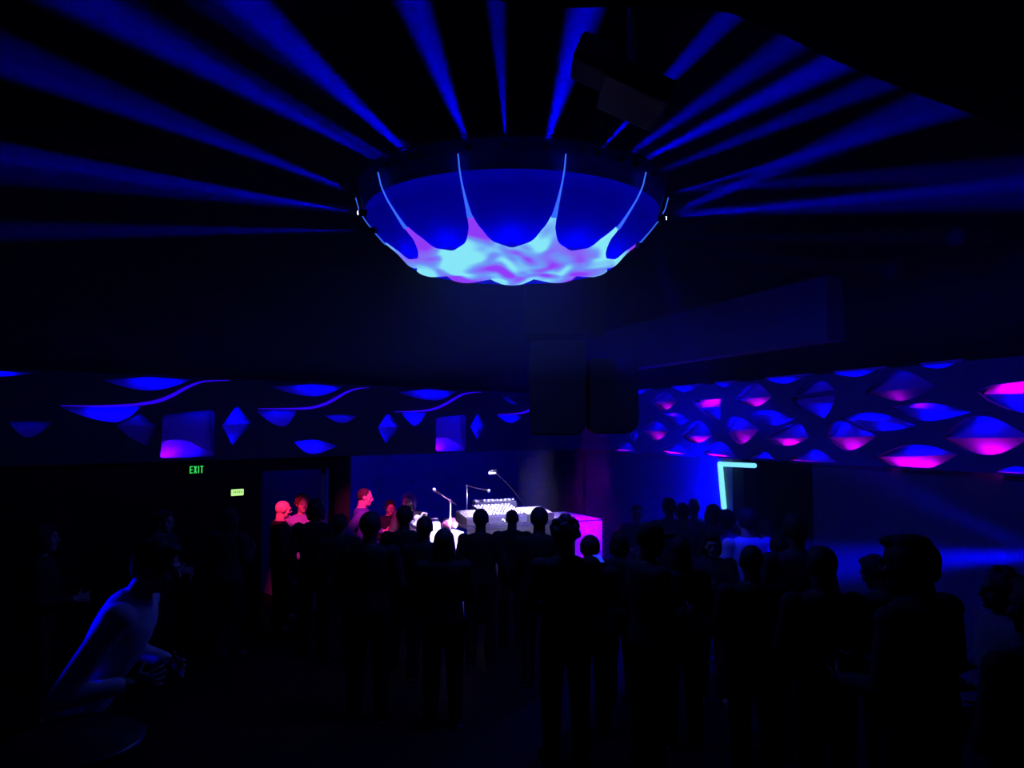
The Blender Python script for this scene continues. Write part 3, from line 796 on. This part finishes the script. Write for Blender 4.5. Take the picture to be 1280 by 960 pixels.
o = _emp('folded_jacket', bp(2.08, .19, 1.235)); tag(o, 'crumpled jacket heap lit magenta on the side table beside the gear', 'jacket')
bm = NB(); lump(bm, (0, 0, -.015), .11, 14, 8, .8); ell(bm, (0, 0, .04), (.10, .08, .045)); obj('cloth_heap', bm, mat('jacket_cloth', (.7, .25, .4), .9), o, True)
bm = NB(); tube(bm, [(.02, -.05, .03), (.05, -.09, .02), (.02, -.13, -.008)], .02); obj('sleeve', bm, M_white, o, True)
# stage lamps
PINK = (1.0, .02, .34)
def lamp(loc, tgt, col, w, size, spread):
    o = area('stage_lamp', loc, tgt, col, w, size, size); o.data.spread = R(spread); return o
spot('stage_spot', at(475, 520, 8.3), at(463, 636, 10.1), PINK, 640, 26, .7, .08)
spot('stage_spot', at(330, 520, 7.8), at(358, 634, 9.3), (1.0, .02, .16), 560, 18, .7, .08)
lamp(at(660, 500, 8.7), bp(1.25, .35, 1.35), (.78, .66, 1.0), 26, .3, 46)
lamp(at(745, 520, 8.9), bp(.15, .0, 1.1), (.36, .0, 1.0), 9, .25, 30)
lamp(at(590, 520, 8.4), bp(2.28, .14, 1.2), (1.0, .62, .92), 12, .25, 34)
# blue washes on the stage wall and in the doorway
area('stage_wash', ML @ Vector((st0 - .35, -.8, 2.6)), ML @ Vector((st0 - .9, -2.2, 1.7)), (0, 0, 1), 8, .3, .3)
area('stage_wash', ML @ Vector((2.2, -.7, 3.0)), ML @ Vector((2.4, -2.2, 1.8)), (0, 0, 1), 10, 3.0, .3, roll=UL)
area('door_wash', ML @ Vector((d1 + .2, -.8, 2.9)), ML @ Vector((d1 - .4, -2.2, 1.5)), (0, 0, 1), 6, .8, .3)
# low wall lamp just past the picture's right edge
p = at(1350, 705, 4.9)
o = empty('wall_lamp', p); tag(o, 'small black spotlight near the wall at the edge of the dance floor', 'spotlight')
bm = NB(); cyl(bm, (0, 0, 0), (-.14, .10, .03), .045, .055, 16); obj('lamp_can', bm, M_metal, o, True)
bm = NB(); cyl(bm, (0, 0, -.02), (0, 0, -p.z), .02, .03, 12); obj('stand_pole', bm, M_metal, o, True)
S = p + Vector((-.16, .12, .04))
spot('low_beam', S, at(1060, 704, 6.5), (0, 0, 1), 22000, 14, 1, .05)
spot('low_beam', S, at(1150, 622, 6.1), (0, 0, 1), 2600, 12, 1, .05)

# ------------------------------------------------------------------ people
def remesh(bm, vox, smooth=2, name='m'):
    me = bpy.data.meshes.new('tmp'); bmesh.ops.recalc_face_normals(bm, faces=bm.faces); bm.to_mesh(me); bm.free()
    o = bpy.data.objects.new('tmp', me); COL.objects.link(o)
    m = o.modifiers.new('r', 'REMESH'); m.mode = 'VOXEL'; m.voxel_size = vox
    if smooth:
        s = o.modifiers.new('s', 'SMOOTH'); s.factor = .5; s.iterations = smooth
    dg = bpy.context.evaluated_depsgraph_get(); out = bpy.data.meshes.new_from_object(o.evaluated_get(dg))
    out.name = name
    for p in out.polygons: p.use_smooth = True
    bpy.data.objects.remove(o); bpy.data.meshes.remove(me)
    return out
def oval_loft(bm, rings, M=None, seg=24):
    rs = []
    for z, cy_, rx, ry in rings:
        rs.append([(M or Matrix.Identity(4)) @ Vector((rx * math.cos(2 * math.pi * k / seg) * (abs(math.cos(2 * math.pi * k / seg)) ** -.12 if abs(math.cos(2 * math.pi * k / seg)) > .05 else 1), cy_ + ry * math.sin(2 * math.pi * k / seg), z)) for k in range(seg)])
    skin_rings(bm, rs)
TORSO = [(.86, 0, .150, .100), (.93, -.005, .168, .112), (1.02, .0, .155, .105), (1.10, .005, .148, .100), (1.20, .008, .160, .108), (1.30, .005, .178, .112), (1.38, 0, .185, .105), (1.44, -.01, .165, .088), (1.475, -.012, .10, .07), (1.49, -.01, .065, .06)]
POSES = {
    'down':   dict(R=((.240, -.03, 1.13), (.250, .06, .88)), L=((.240, -.03, 1.13), (.250, .05, .88))),
    'phone':  dict(R=((.230, .03, 1.14), (.12, .25, 1.24)), L=((.245, -.02, 1.13), (.255, .06, .88))),
    'front':  dict(R=((.250, .0, 1.13), (.075, .245, 1.11)), L=((.250, .0, 1.13), (.10, .24, 1.06))),
    'lean':   dict(R=((.300, .02, 1.06), (.18, .25, 1.07)), L=((.30, .12, 1.08), (.10, .34, 1.07)), lean=26),
    'akimbo': dict(R=((.300, -.17, 1.19), (.185, .03, 1.04)), L=((.235, .04, 1.14), (.15, .29, 1.13))),
    'reach':  dict(R=((.240, .08, 1.15), (.17, .33, 1.14)), L=((.240, .08, 1.15), (.17, .33, 1.12))),
}
HEADC = Vector((0, .018, 1.632))
def head_shape(bm, T):
    q = lambda c, r: ell(bm, T @ Vector(c), r, T.to_3x3())
    q((0, -.008, .020), (.074, .092, .098)); q((0, .022, -.045), (.058, .068, .080)); q((0, .066, -.096), (.028, .024, .022))
    cap(bm, T @ Vector((0, .088, .004)), .009, T @ Vector((0, .106, -.026)), .0135, 10)
    q((.009, .100, -.032), (.010, .010, .008)); q((-.009, .100, -.032), (.010, .010, .008))
    q((0, .080, .024), (.050, .016, .011)); q((.030, .079, .004), (.014, .010, .010)); q((-.030, .079, .004), (.014, .010, .010))
    q((0, .086, -.054), (.024, .011, .006)); q((0, .085, -.064), (.021, .011, .007))
    q((.076, -.006, -.006), (.010, .020, .031)); q((-.076, -.006, -.006), (.010, .020, .031))
    q((.045, .055, -.03), (.024, .022, .028)); q((-.045, .055, -.03), (.024, .022, .028))
def hand(bm, wr, d, side, curl=22):
    """palm, four unequal bent fingers and a thumb from the palm's side"""
    d = d.normalized(); inner = Vector((-side, 0, 0)); inner = (inner - d * inner.dot(d))
    if inner.length < .2: inner = Vector((0, 1, 0)) - d * d.y
    nrm = inner.normalized(); lat = d.cross(nrm) * side
    M3 = Matrix((lat, nrm, d)).transposed()
    ell(bm, wr + d * .048, (.041, .016, .052), M3, 14)
    for k, (o_, L_) in enumerate(((-.033, .060), (-.011, .074), (.011, .080), (.033, .070))):
        p = wr + d * .088 + lat * o_; v_ = (d + lat * o_ * 5.0).normalized(); r = .0085
        for s_ in range(3):
            c = math.radians(curl * (.6 + .5 * s_)); v_ = (v_ * math.cos(c) + nrm * math.sin(c)).normalized()
            p2 = p + v_ * L_ * (.42, .32, .26)[s_]; cap(bm, p, r, p2, r * .93, 8); p, r = p2, r * .93
    p = wr + d * .028 + lat * .034; v_ = (d * .62 + lat * .62 + nrm * .45).normalized(); r = .0105
    for s_ in range(2):
        p2 = p + v_ * (.042, .030)[s_]; cap(bm, p, r, p2, r * .9, 8); p, r = p2, r * .9; v_ = (v_ + nrm * .3 + d * .25).normalized()
def build_pose(pose, yaw, pitch):
    P = POSES[pose]; lean = R(P.get('lean', 0))
    LM = Matrix.Translation((0, 0, .95)) @ Matrix.Rotation(-lean, 4, 'X') @ Matrix.Translation((0, 0, -.95))
    T = LM @ Matrix.Translation((0, -.005, 1.53)) @ Matrix.Rotation(lean * .6, 4, 'X') @ Matrix.Rotation(R(yaw), 4, 'Z') @ Matrix.Rotation(R(-pitch), 4, 'X') @ Matrix.Translation(HEADC - Vector((0, -.005, 1.53)))
    sk, sh, tr = NB(), NB(), NB()
    oval_loft(sk, TORSO, LM); oval_loft(sh, [(z, y, rx + .013, ry + .013) for z, y, rx, ry in TORSO[:-2]] + [(1.485, -.012, .085, .072)], LM)
    oval_loft(tr, [(z, y, rx + .009, ry + .009) for z, y, rx, ry in TORSO[:3]])
    cap(sk, LM @ Vector((0, -.015, 1.46)), .060, T @ Vector((0, -.018, -.05)), .054)
    head_shape(sk, T)
    for side, k in ((1, 'R'), (-1, 'L')):
        e, w_ = (Vector((side * p[0], p[1], p[2])) for p in P[k]); s_ = LM @ Vector((side * .178, -.008, 1.415))
        cap(sk, s_, .054, e, .039); cap(sk, e, .039, e + (w_ - e) * .35, .040); cap(sk, e + (w_ - e) * .35, .040, w_, .026)
        ell(sk, s_, (.060, .060, .058)); hand(sk, w_, w_ - e, side)
        cap(sh, s_, .066, e, .052); cap(sh, e, .052, e + (w_ - e) * .82, .042); ell(sh, s_, (.072, .072, .068))
        h, kn, an = Vector((side * .088, 0, .90)), Vector((side * .100, .012, .49)), Vector((side * .105, -.02, .085))
        cap(sk, h, .088, kn, .056); cap(sk, kn, .055, kn + (an - kn) * .3, .057); cap(sk, kn + (an - kn) * .3, .057, an, .038); cap(sk, an, .038, an + Vector((side * .02, .15, -.05)), .030)
        cap(tr, h, .100, kn, .074); cap(tr, kn, .074, an + Vector((0, 0, .02)), .062)
    shoes = []
    for side in (1, -1):
        b = NB(); an = Vector((side * .105, -.02, .085)); cap(b, an + Vector((0, -.02, -.035)), .048, an + Vector((side * .022, .16, -.047)), .040); cap(b, an + Vector((0, 0, -.03)), .05, an + Vector((0, 0, .03)), .048)
        box(b, an + Vector((side * .011, .065, -.075)), (.085, .27, .020), Matrix.Identity(4)); shoes.append(remesh(b, .009, 2, 'shoe'))
    return dict(body=remesh(sk, .0065, 2, 'body'), shirt=remesh(sh, .011, 3, 'shirt'), trousers=remesh(tr, .012, 3, 'trousers'), shoes=shoes, T=T)
def build_hair(st):
    b = NB(); q = lambda c, r, M_=None: ell(b, c, r, M_)
    rd = random.Random(len(st) * 7)
    if st == 'buzz': q((0, -.018, .027), (.0785, .092, .099))
    else: q((0, -.022, .028), (.088, .100, .105))
    if st == 'short': q((0, .035, .095), (.055, .045, .030)); q((0, -.07, -.02), (.062, .04, .055))
    if st == 'quiff':
        for i in range(5): q((-.042 + .021 * i, .030, .105), (.024, .042, .028), Matrix.Rotation(.3, 3, 'X'))
        q((0, -.02, .10), (.07, .08, .04)); q((0, -.075, -.03), (.058, .034, .05))
    if st == 'long':
        q((0, -.065, -.08), (.088, .048, .17)); q((.072, -.02, -.08), (.026, .045, .13)); q((-.072, -.02, -.08), (.026, .045, .13)); q((0, -.08, -.2), (.075, .035, .07))
    if st == 'bob':
        q((0, -.055, -.035), (.092, .058, .105)); q((.076, .0, -.045), (.024, .05, .085)); q((-.076, .0, -.045), (.024, .05, .085)); q((0, .05, .08), (.06, .035, .035))
    if st == 'curly':
        for i in range(46):
            a = rd.random() * 6.28; z = rd.uniform(-.25, 1); r_ = math.sqrt(max(0, 1 - z * z)); x, y = r_ * math.cos(a), r_ * math.sin(a)
            if y > .45 and z < .45: continue
            q((x * .088, -.02 + y * .098, .032 + z * .108), (.026, .026, .026))
    if st == 'bun': q((0, -.085, .105), (.042, .042, .040)); q((0, -.07, -.01), (.065, .04, .06))
    if st == 'bald': 
        b.free(); return None
    return remesh(b, .008, 2, 'hair')
def build_cap():
    b = NB(); q = []
    prof_ = [(.0, .128), (.03, .126), (.058, .112), (.078, .085), (.086, .05), (.087, .028)]
    lathe(b, prof_, 28); bmesh.ops.transform(b, matrix=Matrix.Translation((0, -.012, 0)) @ Matrix.Diagonal((1, 1.14, 1, 1)), verts=b.verts)
    pts = []
    for i in range(13):
        a = math.pi * (i / 12); pts.append((.082 * math.cos(a), .055 + .12 * math.sin(a)))
    lo = [b.verts.new((x, y, .032 - .5 * x * x)) for x, y in pts]; hi = [b.verts.new((x, y,   .056 - .5 * x * x)) for x, y in pts]
    b.faces.new(list(reversed(lo))); b.faces.new(hi)
    for i in range(len(lo)): b.faces.new((lo[i], lo[(i + 1) % len(lo)], hi[(i + 1) % len(hi)], hi[i]))
    ell(b, (0, -.012, .128), (.008, .008, .005))
    me = bpy.data.meshes.new('cap'); bmesh.ops.recalc_face_normals(b, faces=b.faces); b.to_mesh(me); b.free()
    for p in me.polygons: p.use_smooth = True
    return me
def build_beard():
    b = NB(); q = lambda c, r: ell(b, c, r)
    q((0, .060, -.095), (.045, .035, .045)); q((.045, .03, -.07), (.020, .04, .05)); q((-.045, .03, -.07), (.020, .04, .05)); q((0, .088, -.046), (.03, .012, .008))
    return remesh(b, .007, 2, 'beard')
_pc, _hc = {}, {}
def proto(pose, yaw, pitch):
    k = (pose, yaw, pitch)
    if k not in _pc: _pc[k] = build_pose(*k)
    return _pc[k]
def hairmesh(st):
    if st not in _hc: _hc[st] = build_cap() if st == 'CAP' else build_beard() if st == 'BEARD' else build_hair(st)
    return _hc[st]
_mats = {}
def cmat(key, col, rough=.8):
    k = (key, col)
    if k not in _mats: _mats[k] = mat(key, col, rough, noise=.12)
    return _mats[k]
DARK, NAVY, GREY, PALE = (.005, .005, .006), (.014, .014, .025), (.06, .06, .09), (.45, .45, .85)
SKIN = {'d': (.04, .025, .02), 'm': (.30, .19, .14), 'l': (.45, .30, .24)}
HAIR = {'k': (.010, .009, .009), 'b': (.03, .02, .014), 'r': (.20, .06, .03), 'v': (.12, .05, .25), 'w': (.3, .24, .17)}
def part(name, me, m_, parent, mw=None):
    o = bpy.data.objects.new(name, me); COL.objects.link(o); o.parent = parent
    if mw is not None: o.matrix_local = mw
    if not me.materials: me.materials.append(m_)
    o.material_slots[0].link = 'OBJECT'; o.material_slots[0].material = m_
    return o
PLACED = []
def person(px, py, Y, face, label, pose='down', yaw=0, pitch=0, hair='short', hc='k', skin='d', shirt=DARK, pants=DARK, wide=1.07, beard=False, capc=None, group=None):
    """px,py: top of the head in the photo; face: degrees, 0 looks at the stage (away from the camera), + turns to the picture's left"""
    top = at(px, py, Y); pr = proto(pose, yaw, pitch)
    hl = pr['T'] @ Vector((0, -.01, .125)); s = top.z / hl.z
    a = R(face); off = Matrix.Rotation(a, 3, 'Z') @ Vector((hl.x * s * wide, hl.y * s * wide, 0))
    o = bpy.data.objects.new('person', pr['body']); COL.objects.link(o)
    o.location = (top.x - off.x, top.y - off.y, 0.0); o.rotation_euler = (0, 0, a); o.scale = (s * wide, s * wide, s)
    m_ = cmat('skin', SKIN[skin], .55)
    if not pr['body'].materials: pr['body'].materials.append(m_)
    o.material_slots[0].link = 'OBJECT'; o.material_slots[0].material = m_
    tag(o, label, 'person', group)
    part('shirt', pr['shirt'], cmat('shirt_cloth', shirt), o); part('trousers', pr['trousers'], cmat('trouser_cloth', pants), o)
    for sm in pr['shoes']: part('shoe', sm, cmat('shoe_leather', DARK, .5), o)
    if hairmesh(hair): part('hair', hairmesh(hair), cmat('hair', HAIR[hc], .7), o, pr['T'])
    if beard: part('beard', hairmesh('BEARD'), cmat('hair', HAIR[hc], .7), o, pr['T'])
    if capc: part('cap', hairmesh('CAP'), cmat('cap_cloth', capc), o, pr['T'])
    PLACED.append((o.location.copy(), px, py, s)); return o
G = 'crowd watching the stage'
# performers
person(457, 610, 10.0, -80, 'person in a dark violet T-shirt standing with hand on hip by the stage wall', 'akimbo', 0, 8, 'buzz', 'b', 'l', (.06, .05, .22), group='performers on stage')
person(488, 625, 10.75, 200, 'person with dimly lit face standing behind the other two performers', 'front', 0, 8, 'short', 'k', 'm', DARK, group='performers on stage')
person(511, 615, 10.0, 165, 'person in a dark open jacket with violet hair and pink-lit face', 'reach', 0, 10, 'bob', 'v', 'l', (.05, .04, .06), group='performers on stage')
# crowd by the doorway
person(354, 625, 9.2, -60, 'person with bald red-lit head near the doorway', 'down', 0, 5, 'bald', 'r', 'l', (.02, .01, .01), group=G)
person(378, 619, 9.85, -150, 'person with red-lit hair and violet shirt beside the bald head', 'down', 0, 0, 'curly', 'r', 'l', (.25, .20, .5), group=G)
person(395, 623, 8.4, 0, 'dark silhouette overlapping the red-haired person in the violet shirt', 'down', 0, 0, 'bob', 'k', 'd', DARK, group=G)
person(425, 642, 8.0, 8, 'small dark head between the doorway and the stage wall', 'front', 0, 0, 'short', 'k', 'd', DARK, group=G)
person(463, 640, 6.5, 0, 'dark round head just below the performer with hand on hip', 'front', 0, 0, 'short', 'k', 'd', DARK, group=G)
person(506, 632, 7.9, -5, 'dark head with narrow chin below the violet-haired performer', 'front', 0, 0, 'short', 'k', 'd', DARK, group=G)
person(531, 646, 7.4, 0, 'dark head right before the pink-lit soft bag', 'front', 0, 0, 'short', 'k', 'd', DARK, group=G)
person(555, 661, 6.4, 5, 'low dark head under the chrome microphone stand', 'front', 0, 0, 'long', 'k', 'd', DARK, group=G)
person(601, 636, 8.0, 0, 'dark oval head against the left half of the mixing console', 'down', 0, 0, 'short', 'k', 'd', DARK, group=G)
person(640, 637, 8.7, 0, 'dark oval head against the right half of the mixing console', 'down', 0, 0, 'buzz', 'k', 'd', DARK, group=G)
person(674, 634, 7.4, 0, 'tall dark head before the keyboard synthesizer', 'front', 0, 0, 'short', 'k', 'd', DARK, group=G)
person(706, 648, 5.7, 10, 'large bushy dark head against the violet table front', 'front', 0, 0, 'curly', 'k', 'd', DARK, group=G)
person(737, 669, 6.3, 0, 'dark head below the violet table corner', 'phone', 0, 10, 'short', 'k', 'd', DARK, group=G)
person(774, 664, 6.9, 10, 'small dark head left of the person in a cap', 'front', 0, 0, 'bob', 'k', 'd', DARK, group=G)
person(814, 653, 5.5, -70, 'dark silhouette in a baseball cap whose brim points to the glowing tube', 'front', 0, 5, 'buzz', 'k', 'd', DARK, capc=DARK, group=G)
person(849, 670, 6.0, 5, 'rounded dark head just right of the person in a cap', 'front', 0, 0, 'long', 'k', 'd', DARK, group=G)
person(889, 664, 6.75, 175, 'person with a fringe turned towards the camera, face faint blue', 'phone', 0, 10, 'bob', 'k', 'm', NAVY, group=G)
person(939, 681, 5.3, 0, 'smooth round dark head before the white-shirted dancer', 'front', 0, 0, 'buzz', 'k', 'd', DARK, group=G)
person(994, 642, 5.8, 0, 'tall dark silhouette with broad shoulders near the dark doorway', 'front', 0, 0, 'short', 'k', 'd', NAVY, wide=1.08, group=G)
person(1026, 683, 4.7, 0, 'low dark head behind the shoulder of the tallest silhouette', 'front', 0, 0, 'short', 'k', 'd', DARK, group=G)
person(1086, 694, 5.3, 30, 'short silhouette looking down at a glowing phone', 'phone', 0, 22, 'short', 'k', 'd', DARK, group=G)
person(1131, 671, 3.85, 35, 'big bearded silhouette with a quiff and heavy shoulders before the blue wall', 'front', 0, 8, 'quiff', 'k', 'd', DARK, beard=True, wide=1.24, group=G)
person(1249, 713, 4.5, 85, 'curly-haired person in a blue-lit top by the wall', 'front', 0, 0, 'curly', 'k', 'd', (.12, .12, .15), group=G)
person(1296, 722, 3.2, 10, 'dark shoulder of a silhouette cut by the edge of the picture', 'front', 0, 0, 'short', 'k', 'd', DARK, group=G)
# dancers in the blue haze before the right wall
GH = 'dancers in the blue haze by the tube'
person(796, 631, 9.7, 170, 'hazy dancer with faintly lit face, nearest the stage table', 'front', 0, 0, 'short', 'b', 'm', GREY, group=GH)
person(836, 622, 9.1, 10, 'tallest hazy head of the row against the bright blue wall', 'front', 0, 0, 'short', 'k', 'd', NAVY, group=GH)
person(853, 628, 8.35, 0, 'hazy round head second from the tallest in the row', 'down', 0, 0, 'buzz', 'k', 'd', NAVY, group=GH)
person(868, 624, 9.75, -20, 'hazy head with high hair in the middle of the blue wall row', 'front', 0, 0, 'quiff', 'k', 'd', NAVY, group=GH)
person(891, 630, 8.6, 0, 'hazy dancer directly left of the tube lower end', 'front', 0, 0, 'bob', 'k', 'd', NAVY, group=GH)
person(908, 637, 7.9, 0, 'dim dancer directly below the tube lower end', 'front', 0, 0, 'short', 'k', 'd', NAVY, group=GH)
person(933, 635, 7.1, 10, 'dancer in a pale shirt seen from behind, right of the tube', 'front', 0, 0, 'short', 'b', 'm', PALE, group=GH)
person(957, 648, 8.1, -20, 'dancer in a bright shirt half behind the pale-shirted back', 'reach', 0, 0, 'short', 'b', 'm', (.6, .6, .65), group=GH)
person(974, 668, 6.4, -10, 'dancer with bright blue-lit shoulder beside the tall silhouette', 'front', 0, 0, 'short', 'k', 'd', (.7, .7, .75), group=GH)
# far side
GL = 'people in the dark part of the room'
person(54, 654, 6.2, -60, 'person with a faint blue rim on the hair at the dark edge of the room', 'front', 0, 0, 'bob', 'k', 'm', DARK, group=GL)
person(206, 638, 7.8, -100, 'person with a faint magenta cheek under the EXIT sign', 'front', 0, 5, 'short', 'k', 'm', NAVY, group=GL)
person(288, 634, 8.2, -20, 'barely visible person with a faint blue outline below the lit sign', 'phone', 0, 0, 'long', 'k', 'd', NAVY, group=GL)
person(204, 676, 4.1, -80, 'person in a blue-lit jacket leaning with an elbow on the high table', 'lean', 0, 5, 'short', 'k', 'm', (.42, .42, .5), group=GL)
# high table under the elbow
o = empty('high_table', (-1.95, 3.36, 0)); tag(o, 'dark round high table beside the blue-lit jacket', 'table')
zt = 1.12
bm = NB(); lathe(bm, [(0, zt - .035), (.29, zt - .035), (.30, zt - .02), (.30, zt - .008), (.29, zt), (0, zt)], 40); obj('tabletop', bm, M_metal, o, True)
bm = NB(); lathe(bm, [(.03, .03), (.03, zt - .035)], 16); obj('pole', bm, M_metal, o, True)
bm = NB(); lathe(bm, [(0, 0), (.22, 0), (.22, .012), (.05, .035), (0, .035)], 32); obj('base', bm, M_metal, o, True)
spot('side_beam', (-4.6, 5.2, 2.4), at(135, 780, 4.05), (0, .0, 1), 1100, 15, .8, .05)
# phones
M_scr = mat('phone_screen', (.05, .1, .6), .2, emit=(.02, .05, 1.0), es=.8)
def phone(px, py, Y, rz, label, tilt=0.0):
    o = empty('phone', at(px, py, Y), rz); o.rotation_euler.x = tilt; tag(o, label, 'phone', 'glowing phones in the crowd')
    bm = NB(); box(bm, (0, 0, 0), (.068, .009, .14), bev=.004); obj('case', bm, M_metal, o)
    bm = NB(); box(bm, (0, -.0055, 0), (.060, .003, .125)); obj('screen', bm, M_scr, o)
phone(748, 699, 5.85, .15, 'small glowing phone below the violet table corner', -1.3)
phone(1068, 758, 4.9, .2, 'small glowing phone held by the short silhouette looking down', -1.35)
if False:
    for i, a in enumerate(PLACED):
        for b in PLACED[i + 1:]:
            d = (a[0] - b[0]).length
            if d < .55: print('CLOSE', a[1:3], b[1:3], round(d, 2))
for a in PLACED: print('P', a[1], a[2], [round(x, 2) for x in a[0]], round(a[3], 2)) if not .84 < a[3] < 1.12 else None


# ------------------------------------------------------------------ camera, world, render settings
cam = bpy.data.cameras.new('camera'); co = bpy.data.objects.new('camera', cam); COL.objects.link(co)
co.location = (0, 0, H); co.rotation_euler = (math.pi / 2 + PITCH, 0, 0)
cam.sensor_fit = 'HORIZONTAL'; cam.sensor_width = 36; cam.lens = F / 1280 * 36; cam.clip_start = .05
SC.camera = co
w = bpy.data.worlds.new('world'); SC.world = w; w.use_nodes = True
w.node_tree.nodes['Background'].inputs['Color'].default_value = (0, 0, 0, 1)
w.node_tree.nodes['Background'].inputs['Strength'].default_value = 0
v = SC.view_settings; v.view_transform = 'Standard'; v.look = 'None'; v.exposure = 0; v.gamma = 1; v.use_curve_mapping = False
SC.render.engine = 'CYCLES'
cy = SC.cycles; cy.max_bounces = 3; cy.diffuse_bounces = 2; cy.glossy_bounces = 1; cy.transmission_bounces = 1; cy.volume_bounces = 0
cy.use_denoising = True; cy.sample_clamp_indirect = 4.0; cy.use_light_tree = True
